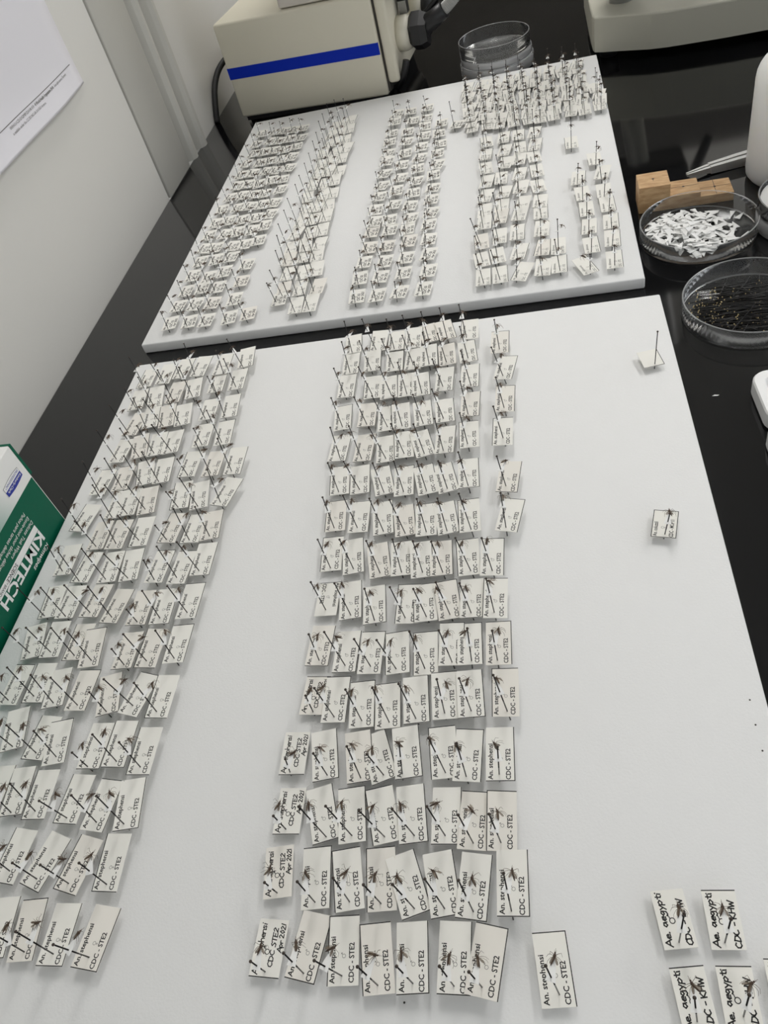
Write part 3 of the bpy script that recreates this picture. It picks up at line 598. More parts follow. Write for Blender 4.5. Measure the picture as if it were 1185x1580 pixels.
REST = '''g 194 1453 290 194 1441 49 81 24 51
g 199 1688 296 195 1694 46 89 20 63
g 199 1978 289 193 1980 40 88 35 57
g 210 2259 315 195 2253 49 94 27 52
g 200 2530 292 209 2533 44 83 25 61
g 210 2806 289 217 2807 40 82 30 52
g 218 3081 306 211 3075 46 85 33 58
g 202 3340 296 216 3348 50 83 33 66
g 209 3614 302 222 3626 40 81 22 53
g 227 3893 316 221 3892 46 83 38 70
g 236 4179 312 228 4175 49 90 27 63
g 352 1432 307 343 1418 48 88 21 62
g 363 1701 297 365 1709 40 80 37 66
g 341 1978 280 350 1971 46 87 25 66
g 360 2233 281 373 2245 50 88 36 54
g 355 2513 314 360 2526 48 84 34 53
g 370 2811 307 374 2804 40 84 28 71
g 379 3075 310 365 3079 40 83 36 74
g 392 3351 289 382 3340 39 82 36 71
g 378 3595 295 377 3607 48 88 35 55
g 409 3901 292 396 3895 48 79 21 68
g 398 4161 284 384 4161 48 80 29 51
g 503 1420 281 516 1419 39 82 28 62
g 515 1685 293 511 1695 41 93 23 55
g 491 1962 278 505 1963 40 91 35 64
g 516 2228 280 518 2232 45 81 24 70
g 503 2494 315 510 2504 46 89 32 51
g 522 2751 288 516 2764 42 96 39 62
g 537 3045 297 526 3055 48 79 37 66
g 529 3316 296 521 3328 44 94 38 55
g 505 3613 292 519 3606 43 92 29 62
g 530 3868 314 525 3860 49 83 38 71
g 537 4130 282 529 4140 44 81 21 65
g 679 1393 310 664 1405 46 89 33 63
g 666 1689 296 665 1683 39 86 22 53
g 652 1937 287 651 1935 48 87 37 59
g 662 2230 303 669 2217 47 81 30 74
g 638 2489 308 651 2482 45 92 31 73
g 660 2759 280 658 2762 50 96 22 51
g 653 3023 307 652 3022 44 79 27 74
g 681 3303 286 668 3305 45 82 26 58
g 648 3564 304 657 3561 45 91 25 57
g 678 3829 284 666 3844 49 84 27 74
g 670 4132 294 657 4125 44 80 27 62
g 800 1448 286 800 1447 46 92 34 60
g 810 1739 292 803 1724 49 88 26 65
g 806 1968 292 807 1981 41 81 33 73
g 789 2233 308 793 2233 39 82 33 65
g 812 2526 292 809 2528 44 86 39 65
g 802 2789 317 791 2787 38 93 38 68
g 784 3053 308 796 3045 44 80 36 59
g 777 3314 312 787 3306 48 80 28 69
g 799 3585 293 795 3593 48 94 31 58
g 791 3846 283 791 3852 42 84 36 54
g 784 4117 279 787 4107 49 87 28 71
a 1178 1175 429 1201 1165 39 90 38 63
a 1190 1413 439 1196 1426 49 81 33 72
a 1172 1668 431 1192 1676 39 83 22 57
a 1201 1945 433 1207 1936 40 90 20 62
a 1192 2182 415 1209 2185 49 98 34 74
a 1204 2441 420 1207 2435 46 89 22 73
a 1199 2707 408 1195 2711 48 81 28 56
a 1202 2972 421 1206 2957 39 91 33 65
a 1196 3218 413 1196 3219 40 95 21 69
a 1191 3464 435 1204 3475 41 81 33 52
a 1190 3709 419 1194 3711 44 82 26 55
a 1204 3960 428 1208 3960 39 85 24 56
a 1347 1177 435 1346 1171 42 97 29 54
a 1350 1401 436 1353 1408 44 93 33 63
a 1326 1675 431 1337 1668 46 87 21 67
a 1316 1932 408 1337 1934 46 83 35 71
a 1319 2193 412 1341 2198 40 88 35 57
a 1336 2446 409 1342 2448 42 90 39 68
a 1312 2716 410 1325 2720 50 81 32 62
a 1316 2957 435 1318 2970 48 87 37 64
a 1301 3236 425 1312 3232 43 81 38 57
a 1316 3468 432 1313 3469 48 86 27 57
a 1287 3749 416 1310 3743 42 88 23 51
a 1291 4007 440 1315 3998 38 84 20 62
a 1470 1162 442 1477 1149 49 87 33 54
a 1450 1409 426 1472 1421 47 93 32 55
a 1457 1683 409 1477 1679 50 91 25 67
a 1433 1942 419 1457 1942 44 97 34 57
a 1455 2195 429 1462 2191 40 93 30 68
a 1435 2456 441 1442 2467 49 91 25 65
a 1450 2722 425 1456 2709 38 90 34 66
a 1444 2976 428 1451 2986 48 90 20 70
a 1438 3242 405 1441 3247 48 83 26 52
a 1407 3492 431 1420 3498 49 94 39 57
a 1417 3792 406 1419 3779 47 91 27 57
a 1393 4036 423 1410 4022 50 86 32 72
g 1982 1439 312 1981 1435 47 81 33 56
g 1977 1702 310 1981 1688 40 88 37 71
g 1988 1961 290 1977 1953 44 85 38 64
g 1967 2197 309 1966 2196 43 76 36 59
g 1988 2475 283 1974 2462 38 76 27 74
g 1973 2742 292 1973 2732 46 81 29 65
g 1978 2958 287 1970 2966 40 81 39 74
g 1983 3225 296 1971 3223 49 91 36 72
g 1986 3482 309 1971 3477 41 92 38 73
g 1976 3771 287 1974 3756 50 90 31 65
g 1969 3987 314 1966 3991 42 79 23 66
g 2133 1443 312 2145 1430 43 90 36 67
g 2135 1724 296 2140 1723 46 83 28 55
g 2132 2011 317 2144 2006 45 89 26 56
g 2157 2289 312 2147 2296 43 81 33 55
g 2149 2571 299 2159 2578 45 89 24 66
g 2177 2853 313 2163 2860 40 92 27 52
g 2170 3135 286 2157 3136 50 81 21 72
g 2156 3421 297 2150 3433 41 88 39 70
g 2157 3700 317 2165 3712 41 86 27 50
g 2141 3982 291 2147 3980 46 91 27 73
g 2335 1396 294 2327 1389 43 82 21 56
g 2325 1654 285 2321 1646 44 84 26 73
g 2340 1918 312 2344 1916 42 93 32 72
g 2339 2172 290 2336 2159 46 82 33 65
g 2360 2425 278 2345 2435 42 93 33 67
g 2341 2685 290 2333 2689 39 79 22 72
g 2324 2954 304 2330 2945 46 86 29 59
g 2327 3225 280 2335 3219 47 86 25 55
g 2347 3473 307 2339 3466 46 92 31 57
g 2340 3725 303 2332 3722 40 88 34 59
g 2326 3977 302 2341 3981 48 87 27 72
g 2521 1448 297 2516 1444 39 78 22 55
g 2539 1682 307 2527 1692 47 85 27 68
g 2535 1941 305 2524 1945 48 84 38 67
g 2513 2214 298 2521 2213 42 93 23 65
g 2524 2441 306 2522 2443 49 77 32 57
g 2534 2693 305 2522 2706 44 89 25 58
g 2541 2959 301 2535 2954 39 93 20 50
g 2536 3211 291 2528 3209 45 92 22 74
g 2543 3480 279 2532 3483 43 87 27 73
a 3035 1286 382 3048 1271 42 87 23 62
a 3046 1578 373 3052 1569 42 80 27 69
a 3028 1856 401 3045 1855 43 82 27 56
a 3050 2163 413 3050 2156 41 96 39 52
a 3045 2467 385 3047 2452 44 86 34 71
a 3045 2758 389 3057 2760 39 95 30 67
a 3207 1338 382 3206 1324 40 86 20 69
a 3215 1585 409 3212 1592 47 80 33 57
a 3181 1901 394 3205 1890 43 88 39 73
a 3220 2196 406 3226 2193 48 81 39 56
a 3210 2491 395 3219 2480 38 81 23 63
a 3202 2779 390 3226 2770 44 86 25 71
a 3372 1305 389 3367 1312 39 80 21 50
a 3368 1624 411 3366 1628 46 80 35 56
a 3361 1904 392 3372 1901 42 82 31 69
a 3354 2209 391 3368 2213 50 84 32 63
a 3370 2486 412 3384 2477 40 91 26 54
a 3356 2767 409 3367 2772 48 88 33 57
a 3528 1305 386 3541 1301 43 85 23 59
a 3547 1593 403 3545 1591 42 96 22 54
a 3523 1906 388 3545 1902 42 94 21 63
a 3519 2203 412 3526 2197 49 95 22 58
a 3541 2467 390 3536 2467 45 83 22 72
a 3533 2749 410 3531 2754 49 81 24 72
a 2883 3154 385 2891 3164 43 88 21 68
a 2863 3290 408 2867 3301 43 82 22 74
a 2845 3477 391 2853 3465 44 79 27 65
a 2842 3597 386 2848 3598 50 95 30 72
a 2821 3755 405 2828 3754 44 80 39 59
a 2822 3893 394 2824 3881 39 94 23 71
a 2814 4050 387 2815 4045 43 80 34 67
a 2785 4166 409 2790 4179 48 83 27 64
a 2781 4314 382 2781 4325 49 83 22 54
a 3043 3204 390 3036 3194 39 90 36 55
a 3056 3319 394 3042 3329 49 83 31 51
a 3031 3455 404 3016 3466 39 90 39 74
a 3002 3639 396 3016 3626 45 87 20 54
a 2998 3775 398 2992 3778 47 82 25 63
a 2976 3934 383 2976 3921 42 89 33 60
a 2964 4062 405 2966 4056 41 86 38 51
a 2967 4194 405 2970 4188 41 82 21 50
a 2957 4339 384 2946 4333 43 79 20 74
a 3183 3148 402 3180 3140 45 87 29 72
a 3195 3279 381 3183 3285 47 83 31 57
a 3149 3424 385 3150 3426 43 88 22 66
a 3146 3576 391 3157 3590 41 86 22 58
a 3141 3734 402 3140 3744 42 86 30 60
a 3141 3897 400 3128 3907 46 87 26 51
a 3126 4041 406 3130 4031 38 79 27 65
a 3111 4181 398 3114 4190 40 83 37 56
a 3113 4327 412 3101 4337 41 94 25 52
a 3344 3154 376 3340 3140 40 94 32 71
a 3315 3289 396 3324 3295 39 94 29 53
a 3327 3445 375 3328 3441 45 91 28 70
a 3298 3585 408 3310 3590 45 96 27 55
a 3302 3764 385 3302 3757 45 94 23 70
a 3279 3905 408 3278 3892 45 93 24 62
a 3282 4054 391 3277 4041 44 80 27 57
a 3270 4193 386 3262 4194 49 84 39 53
a 3270 4336 382 3261 4334 42 80 37 66
a 3461 3100 393 3475 3113 46 95 26 51
a 3487 3271 404 3478 3263 47 80 33 73
a 3480 3388 408 3472 3386 38 86 28 68
a 3478 3533 391 3475 3531 46 82 28 70
a 3450 3653 379 3459 3666 49 89 34 67
a 3447 3780 391 3453 3795 44 95 39 53
a 3439 3924 379 3450 3931 38 82 21 67
a 3436 4072 376 3445 4084 50 87 23 64
a 3426 4234 391 3423 4224 44 81 29 64
a 3403 4377 400 3414 4369 47 89 30 62
a 3601 3097 405 3603 3095 46 94 33 61
a 3613 3227 408 3610 3240 47 96 38 66
a 3604 3412 405 3608 3401 49 86 27 63
a 3600 3530 381 3593 3535 41 94 39 58
a 3603 3657 389 3607 3654 42 83 32 61
a 3598 3813 389 3598 3803 47 85 29 50
a 3610 3945 403 3598 3955 42 81 21 59
a 3578 4099 408 3586 4088 49 90 35 73
a 3584 4212 380 3581 4206 43 84 35 67
a 3585 4357 400 3585 4360 45 89 24 59
a 3748 3112 379 3748 3097 49 92 36 67
a 3764 3221 398 3766 3225 50 93 25 63
a 3744 3386 388 3757 3379 47 85 21 51
a 3751 3529 408 3754 3526 46 92 39 59
a 3740 3665 408 3749 3673 42 83 24 72
a 3732 3811 395 3746 3812 41 83 35 60
a 3734 3927 373 3743 3939 49 95 30 71
a 3734 4094 383 3732 4099 41 89 25 67
a 3731 4243 378 3746 4243 49 91 37 66
a 3737 4378 401 3729 4369 40 84 20 55
a 3918 3134 410 3909 3130 45 82 34 57
a 3919 3250 392 3912 3261 44 80 28 62
a 3925 3382 399 3914 3390 39 91 23 53
a 3892 3526 393 3899 3540 47 84 24 64
a 3913 3671 381 3901 3662 40 83 25 62
a 3922 3803 376 3909 3814 43 91 32 57
a 3910 3951 376 3899 3954 43 87 36 59
a 3914 4078 402 3906 4090 45 81 26 62
a 3884 4245 385 3889 4243 41 96 39 64
a 3895 4375 389 3899 4364 47 79 23 61
a 4041 3078 387 4053 3087 49 90 27 57
a 4038 3224 407 4041 3222 40 93 22 56
a 4042 3371 381 4039 3362 40 83 23 64
a 4068 3513 374 4061 3521 39 92 21 53
a 4056 3665 387 4060 3674 45 86 22 55
a 4044 3805 380 4055 3799 48 88 22 56
a 4036 3949 387 4042 3944 39 81 35 54
a 4060 4091 394 4047 4097 39 80 38 62
a 4044 4226 382 4039 4237 45 92 25 74
a 4039 4406 387 4040 4398 46 80 26 60
a 4228 3131 378 4221 3140 44 91 23 66
a 4227 3308 396 4225 3294 48 86 33 60
a 4207 3459 381 4208 3459 38 79 26 60
a 4203 3609 374 4205 3617 42 93 20 67'''

# ================================================================== the room
def structure(o): o['kind'] = 'structure'; return o
XW = -0.076
structure(MB().box((-2.2, -3.0, -0.92), (3.2, 2.45, -0.90)).build('floor', M['floor']))
structure(MB().box((-2.2, -3.0, 1.78), (3.2, 2.45, 1.80)).build('ceiling', M['ceiling']))
structure(MB().box((XW-0.12, -3.0, -0.90), (XW, 0.3168, 1.78)).build('wall_left', M['wall']))
structure(MB().box((XW-0.12, 0.484, -0.90), (XW, 2.4, 1.78)).build('wall_left_far', M['wall']))
structure(MB().box((XW-0.12, 2.4, -0.90), (3.2, 2.45, 1.78)).build('wall_back', M['wall']))
t = structure(MB().box((XW-0.012, 0.3168, 0.0), (XW-0.006, 0.3195, 1.78)).build('trim_1', M['seam']))
tb = MB().rbox((XW-0.03, 0.3195, 0.0), (XW+0.0022, 0.4045, 1.78), 0.0015, 2)
structure(tb.build('trim_2', M['trim']))
# moulded stop: two rounded ridges with grooves between
prof = []
for y, d in ((0.4045, -0.010), (0.414, -0.013), (0.417, -0.006), (0.421, 0.002), (0.426, 0.0055), (0.432, 0.0055), (0.4365, 0.001), (0.439, -0.009), (0.449, -0.013), (0.452, -0.004), (0.456, 0.004), (0.461, 0.008), (0.468, 0.008), (0.474, 0.004), (0.478, -0.003), (0.484, -0.006)):
    prof.append((XW+d, y))
poly = prof + [(XW-0.03, 0.484), (XW-0.03, 0.4045)]
structure(MB().prism(list(reversed(poly)), 0.0, 1.78).build('trim_3', M['trim']))

bench = MB().rbox((XW, -1.7, -0.03), (1.75, 1.25, 0.0), 0.002, 2).build('laboratory_bench', M['bench'])
tag(bench, 'glossy black resin bench top running along the white wall', 'bench')
cab = MB().box((XW+0.004, -1.6, -0.90), (1.70, 1.2, -0.031)).build('cabinet', M['white_metal'])
cab.name = 'bench_cabinet'; tag(cab, 'white cabinet carrying the black bench top', 'cabinet')

bc = MB().rbox((-0.05, 1.98, -0.898), (3.1, 2.395, 0.63), 0.004).build('unseen_cabinet', M['cabinet'])  # added out of view so the bench mirrors a dark band
tag(bc, 'added dark cabinet out of view by the back wall, darkening the bench reflection', 'cabinet')

for k, (lx, ly) in enumerate(((0.30, 1.15), (1.90, 0.75), (1.45, 1.80))):  # third panel is added to brighten the back wall mirrored in the bench
    t = thing('ceiling_light', ['recessed ceiling lamp panel above the far end of the black bench', 'recessed ceiling lamp panel to the right of the bench', 'added ceiling lamp panel that brightens the back wall'][k], 'ceiling light', (lx, ly, 1.78))
    MB().box((-0.16, -0.60, -0.006), (0.16, 0.60, -0.002)).build('diffuser', M['diffuser'], t)
    fr = MB()
    for lo, hi in (((-.19, -.63, -.012), (.19, -.60, 0)), ((-.19, .60, -.012), (.19, .63, 0)), ((-.19, -.60, -.012), (-.16, .60, 0)), ((.16, -.60, -.012), (.19, .60, 0))): fr.box(lo, hi)
    fr.build('frame', M['white_metal'], t)

# ------------------------------------------------------------------ notice on the wall
t = thing('wall_notice', 'white printed sheet pinned to the wall with its bottom edge curling away', 'notice', (XW, 0.14, 0.157))
g = MB(); NY, NZ = 12, 16; vs_ = []; fs = []
def sheet_x(y, z):   # y from -0.105 to .105, z from 0
    c = max(0.0, 1 - z/0.035)
    return 0.0012 + 0.0045*c*c*(1 - 0.75*max(0, (y/0.105))**2) + 0.0006*math.sin(y*40)
for sgn in (0, 1):
    for i in range(NZ+1):
        for j in range(NY+1):
            y = -0.105 + 0.21*j/NY; z = 0.297*(i/NZ)**1.8
            vs_.append((sheet_x(y, z) - sgn*0.0003, y, z))
K_ = (NY+1)*(NZ+1)
for i in range(NZ):
    for j in range(NY):
        a = i*(NY+1)+j
        fs.append((a, a+1, a+NY+2, a+NY+1)); fs.append((K_+a, K_+a+NY+1, K_+a+NY+2, K_+a+1))
for j in range(NY): fs.append((j+1, j, K_+j, K_+j+1))
for i in range(NZ):
    a = i*(NY+1)+NY; fs.append((a+NY+1, a, K_+a, K_+a+NY+1))
g.add(vs_, fs, 0, None, True)
g.build('sheet', M['sheet'], t)
# the print follows the sheet
ink = MB()
def wall_text(s, y, z, length, cap, bold=0.0):
    vv, ff = text_geo(s, 1, bold); w = max(p[0] for p in vv)
    pts = []
    for px, py in vv:
        yy = y + px/w*length - 0.14; zz = z + py/CAP*cap - 0.157
        pts.append((sheet_x(yy, zz) + 0.00025, yy, zz))
    ink.add(pts, ff, 0)
wall_text('WHO/CDS/GMP/2018.03', 0.094, 0.1728, 0.048, 0.0024)
wall_text('\u00a9 World Health Organization 2018.', 0.1445, 0.1728, 0.042, 0.0024, 0.02)
wall_text('Some rights reserved. This work', 0.1885, 0.1728, 0.030, 0.0024)
wall_text('is available under the CC BY-NC-SA 3.0 IGO licence.', 0.0936, 0.1686, 0.068, 0.0022)
for j in range(20):
    y0 = 0.040 + j*0.00975; y1 = y0 + 0.00975
    q = [(y0, 0.1768), (y1, 0.1768), (y1, 0.1774), (y0, 0.1774)]
    ink.add([(sheet_x(a-0.14, b-0.157)+0.00025, a-0.14, b-0.157) for a, b in q], [(0, 1, 2, 3)])
ink.build('lettering', M['ink_grey'], t)

# ------------------------------------------------------------------ foam boards
def board(label, loc, rz, w, y0, y1, holes=()):
    t = thing('foam_board', label, 'foam board', loc, rz)
    MB().rbox((0, y0, 0), (w, y1, T), 0.0012, 2).build('slab', M['foam'], t)
    inv = (Matrix.Translation(loc) @ Matrix.Rotation(rz, 4, 'Z')).inverted()
    for x, y in holes:
        p = inv @ Vector((x, y, T))
        MB().lathe([(0.00045, 0.0), (0.0004, 0.00012), (0, 0.00014)], 8).build('pinhole', M['seam'], t, (p.x, p.y, T-0.00002))
    return t
board('far white foam board crowded with hundreds of small pinned cards', (0, 0, 0), 0, 0.43, 0.0, 0.4813)
board('near white foam board with rows of larger pinned cards and bare right side', (0.0085, -0.0298, 0), 0.01475, 0.4292, -0.56, 0.0, ((0.4355, -0.3572), (0.4355, -0.3696), (0.4359, -0.3819), (0.284, -0.4871)))

# ------------------------------------------------------------------ beige light source box
A = (-0.0267, 0.516); RZ = math.atan2(-0.11972, 0.99281)
t = thing('light_source_box', 'beige light source box with a blue stripe across its front', 'light source', (A[0], A[1], 0), RZ)
MB().rbox((0, 0, 0.006), (0.2058, 0.17, 0.1175), 0.003, 3).build('housing', M['beige'], t)
MB().box((0.004, 0.005, 0.0002), (0.202, 0.165, 0.0062)).build('shade_fill', M['rubber'], t)  # dark fill added under the box in place of shade
MB().box((0.0006, -0.0005, 0.0537), (0.2050, 0.001, 0.0670)).build('stripe', M['blue'], t)
MB().box((0.2056, 0.004, 0.010), (0.2092, 0.166, 0.114)).build('gasket', M['seam'], t)
MB().rbox((0.2086, 0.001, 0.0190), (0.2228, 0.169, 0.1175), 0.004, 4).build('front_panel', M['beige'], t)
for fx, fy in ((.012, .012), (.194, .012), (.012, .158), (.194, .158)):
    MB().lathe([(0.007, 0.0), (0.008, 0.0065)], 16).build('foot', M['rubber'], t, (fx, fy, 0))
XM = Matrix.Rotation(PI/2, 4, 'Y')
for k, (py, pz) in enumerate(((0.036, 0.062), (0.120, 0.062))):
    pm = Matrix.Translation((0.2220, py, pz)) @ XM
    port = MB().lathe([(0.0195, 0.0), (0.0195, 0.010), (0.0175, 0.0165), (0.010, 0.0165), (0.010, 0.0)], 28, 0, pm).build('port', M['beige2'], t)
    if k == 0:
        pm2 = Matrix.Translation((0.2385, py, pz)) @ XM
        MB().lathe([(0.0165, 0.0), (0.0215, 0.004), (0.0215, 0.014), (0.018, 0.022), (0.008, 0.023)], 6, 0, pm2, smooth=False).build('coupling', M['black'], t)
        MB().box((0.2260, py+0.008, 0.080), (0.2360, py+0.020, 0.094)).build('latch', M['steel_dark'], t)
        MB().rbox((0.2250, py+0.006, 0.094), (0.2430, py+0.024, 0.106), 0.002).build('switch', M['black'], t)
    else:
        MB().lathe([(0.017, 0.0), (0.020, 0.004), (0.020, 0.012), (0.008, 0.014)], 20, 0, Matrix.Translation((0.2385, py, pz)) @ XM).build('cap', M['black'], t)
# flexible light guide from the first port
def arc(p0, p1, p2, p3, n):
    out = []
    for i in range(n+1):
        u = i/n; out.append(Vector(p0)*(1-u)**3 + Vector(p1)*3*u*(1-u)**2 + Vector(p2)*3*u*u*(1-u) + Vector(p3)*u**3)
    return out
path = arc((0.262, 0.034, 0.066), (0.295, 0.032, 0.084), (0.36, 0.03, 0.125), (0.44, 0.03, 0.23), 60)
tt = thing('light_guide', 'gooseneck light guide with a black collar and ribbed silver hose', 'light guide', (A[0], A[1], 0), RZ)
MB().tube([(0.2445, 0.036, 0.062), (0.256, 0.035, 0.0655), (0.270, 0.034, 0.0725), (0.284, 0.0335, 0.0805)], [0.012, 0.0115, 0.0105, 0.0095], 14).build('collar', M['black'], tt)
hose = MB()
hp = arc((0.280, 0.0335, 0.0783), (0.315, 0.032, 0.0985), (0.37, 0.03, 0.16), (0.42, 0.06, 0.30), 150)
hose.tube(hp, [0.0062 + 0.0009*(1 if i % 2 else -1) for i in range(len(hp))], 12, smooth=False)
hose.build('hose', M['steel'], tt)
MB().tube([Vector(p) + Vector((0, 0.006, 0.006)) for p in arc((0.256, 0.036, 0.070), (0.30, 0.034, 0.100), (0.36, 0.03, 0.165), (0.40, 0.06, 0.30), 40)], 0.0035, 8).build('side_cable', M['black'], tt)
# loose strap-like cable hanging under the port
cb = MB().tube(arc((0.206, 0.470, 0.040), (0.200, 0.468, 0.02), (0.188, 0.472, 0.006), (0.184, 0.50, 0.0045), 24), 0.0042, 10).build('lamp_cable', M['black'])
cb.location = (0, 0.028, 0); tag(cb, 'short black cable drooping from the right end of the beige box', 'cable')
# power cord behind the box
cord = MB().tube(arc((-0.022, 0.640, 0.050), (-0.060, 0.628, 0.062), (-0.0705, 0.592, 0.050), (-0.0708, 0.562, 0.030), 24)[:-1] + arc((-0.0708, 0.562, 0.030), (-0.0708, 0.547, 0.018), (-0.0708, 0.540, 0.010), (-0.0708, 0.533, 0.0005), 12), 0.004, 10).build('power_cord', M['rubber'])
tag(cord, 'black power cord looping down behind the beige box beside the wall', 'power cord')
t = thing('instrument_case', 'pale grey instrument case standing on top of the beige light source box', 'instrument case', (0.0628, 0.5125, 0.1176), RZ)
MB().rbox((0, 0, 0.001), (0.150, 0.13, 0.260), 0.0025, 3).build('housing', M['pale_case'], t)  # unseen upper part made tall to darken the bench reflection
for fx, fy in ((.012, .012), (.138, .012), (.012, .118), (.138, .118)):
    MB().lathe([(0.005, 0.0), (0.005, 0.0015)], 12).build('foot', M['rubber'], t, (fx, fy, 0))

# ------------------------------------------------------------------ microscope stand
t = thing('microscope_stand', 'grey microscope stand with a heavy flat base and steel post', 'microscope', (0, 0, 0))
front = [(.4285, .4857), (.4375, .4815), (.4582, .4736), (.4879, .4614), (.5060, .4575), (.5263, .4552), (.5664, .4517), (.6091, .4502), (.680, .4502), (.700, .4560), (.708, .4720)]
base_poly = front + [(.708, .665), (.700, .680), (.440, .680), (.4285, .670), (.4270, .655), (.4262, .520), (.4268, .4930)]
bm = bmesh.new(); vs2 = [bm.verts.new((x, y, 0.010)) for x, y in base_poly]; f0 = bm.faces.new(vs2)
r = bmesh.ops.extrude_face_region(bm, geom=[f0]); top = [v for v in r['geom'] if isinstance(v, bmesh.types.BMVert)]
for v in top: v.co.z = 0.0470
bmesh.ops.recalc_face_normals(bm, faces=bm.faces[:])
bmesh.ops.bevel(bm, geom=[e for e in bm.edges if all(abs(v.co.z-0.047) < 1e-6 for v in e.verts)], offset=0.0022, segments=3, profile=0.5, affect='EDGES')
g = MB(); g.bm(bm, 0, None, False); g.build('base', M['scope'], t)
for fx, fy in ((.445, .500), (.690, .475), (.445, .665), (.690, .665)):
    MB().lathe([(0.010, 0.0), (0.011, 0.0105)], 20).build('foot', M['rubber'], t, (fx, fy, 0))
MB().lathe([(0.0145, 0.0), (0.0145, 0.38)], 32).build('post', M['steel'], t, (.4625, .527, 0.0465))
MB().lathe([(0.0035, 0.0), (0.0035, 0.002), (0.0015, 0.0025), (0, 0.0025)], 12).build('screw', M['steel_dark'], t, (.572, .478, 0.0468))
MB().rbox((-.030, -.034, 0), (.060, .034, .20), .008).build('focus_block', M['black'], t, (.4625, .527, 0.112))  # unseen black optics start here, shaped for the dark reflections in the bench
MB().tube([(.529, .500, .128), (.552, .500, .088)], [.0065, .0055], 14).build('focus_lever', M['black'], t)
MB().tube([(.50, .527, .29), (.66, .505, .29)], 0.016, 20).build('arm', M['black'], t)
MB().rbox((.60, .445, .20), (.71, .565, .34), .018).build('body', M['black'], t)
MB().tube([(.655, .50, .205), (.655, .50, .150), (.655, .50, .125)], [.044, .044, .036], 28).build('objective', M['black'], t)
for dx in (-.028, .028):
    MB().tube([(.655+dx, .46, .33), (.655+dx*1.3, .39, .385)], [.014, .016], 16).build('eyepiece', M['black'], t)

# ------------------------------------------------------------------ dishes
def dish(label, x, y, z, r, h, group=None, m_='clear', th=0.0012):
    prof = [(0.0001, 0), (r-0.001, 0), (r, 0.0008), (r, h-0.0004), (r-0.0004, h), (r-th+0.0004, h), (r-th, h-0.0004), (r-th, th+0.0006), (r-th-0.0008, th), (0.0001, th)]
    mb = MB().lathe(prof, 72)
    for i_ in (3, 4, 5): mb.m[i_*72:(i_+1)*72] = [1]*72
    mb.m[72:144] = [1]*72
    o = mb.build('petri_dish', [M[m_], M['clear_edge']], None, (x, y, z))
    return tag(o, label, 'petri dish', group)
PX, PY = 0.4785, 0.0675
dish('clear petri dish holding the heap of cut white paper triangles', PX, PY, 0.0001, 0.0452, 0.0145)
QX, QY = 0.4965, -0.0445
dish('clear petri dish holding the loose black pins', QX, QY, 0.0001, 0.0462, 0.0145)
# stack behind the far board
SX, SY = 0.3130, 0.5310
dish('lowest clear petri dish of the stack behind the far board', SX, SY, 0.0001, 0.0455, 0.0125, 'petri dishes stacked behind the far board', 'clear_frost')
pf = MB().lathe([(0.0001, 0), (0.0435, 0), (0.0435, 0.0105), (0.0001, 0.0105)], 48).build('paper_pad', M['filter'], None, (SX, SY, 0.0014))
tag(pf, 'white round paper pad filling the lowest stacked petri dish', 'paper pad')
dish('middle clear petri dish of the stack behind the far board', SX, SY, 0.0127, 0.0440, 0.0080, 'petri dishes stacked behind the far board', 'clear_frost')
dish('top open petri dish of the stack behind the far board', SX-0.001, SY, 0.0209, 0.0435, 0.0165, 'petri dishes stacked behind the far board', 'clear')
# dish at the right edge
UX, UY = 0.5635, 0.0640
dish('lower petri dish at the right edge beside the white bottle', UX, UY, 0.0001, 0.0420, 0.0125, None, 'clear_frost')
dish('upper petri dish with white paper at the right edge beside the bottle', UX, UY, 0.0127, 0.0420, 0.0125, None, 'clear')
pf = MB().lathe([(0.0001, 0), (0.0400, 0), (0.0400, 0.0075), (0.0001, 0.0075)], 48).build('filter_paper', M['filter'], None, (UX, UY, 0.0141))
tag(pf, 'round white filter papers lying in the upper petri dish at right edge', 'filter paper')

# ------------------------------------------------------------------ paper triangles in the dish
tri = MB().prism([(-0.0019, -0.0040), (0.0019, -0.0040), (0.0002, 0.0046), (-0.0002, 0.0046)], -0.00012, 0.00012).mesh('paper_triangle', M['point'])
tri2 = MB().prism([(-0.0026, -0.0036), (0.0022, -0.0040), (0.0003, 0.0044), (-0.0002, 0.0044)], -0.00012, 0.00012).mesh('paper_triangle', M['point'])
strays = [(0.017, 0.030, 1.2), (0.030, 0.022, 2.8), (0.0355, 0.017, -0.7), (0.029, 0.004, 0.2), (0.026, -0.020, 0.2), (0.031, -0.020, 2.0), (0.034, -0.014, -0.5)]
rT = random.Random(21)
STRAY = ['stray white paper triangle at the back of the dish, apart from the heap', 'stray white paper triangle at the dish back right, left one of two', 'stray white paper triangle at the dish back right, nearest the rim',
         'thin white paper sliver lying just right of the heap of triangles', 'upright-pointing paper triangle at the front right of the heap', 'paper triangle at the dish front right, middle of three strays', 'paper triangle at the dish front right, nearest the rim']
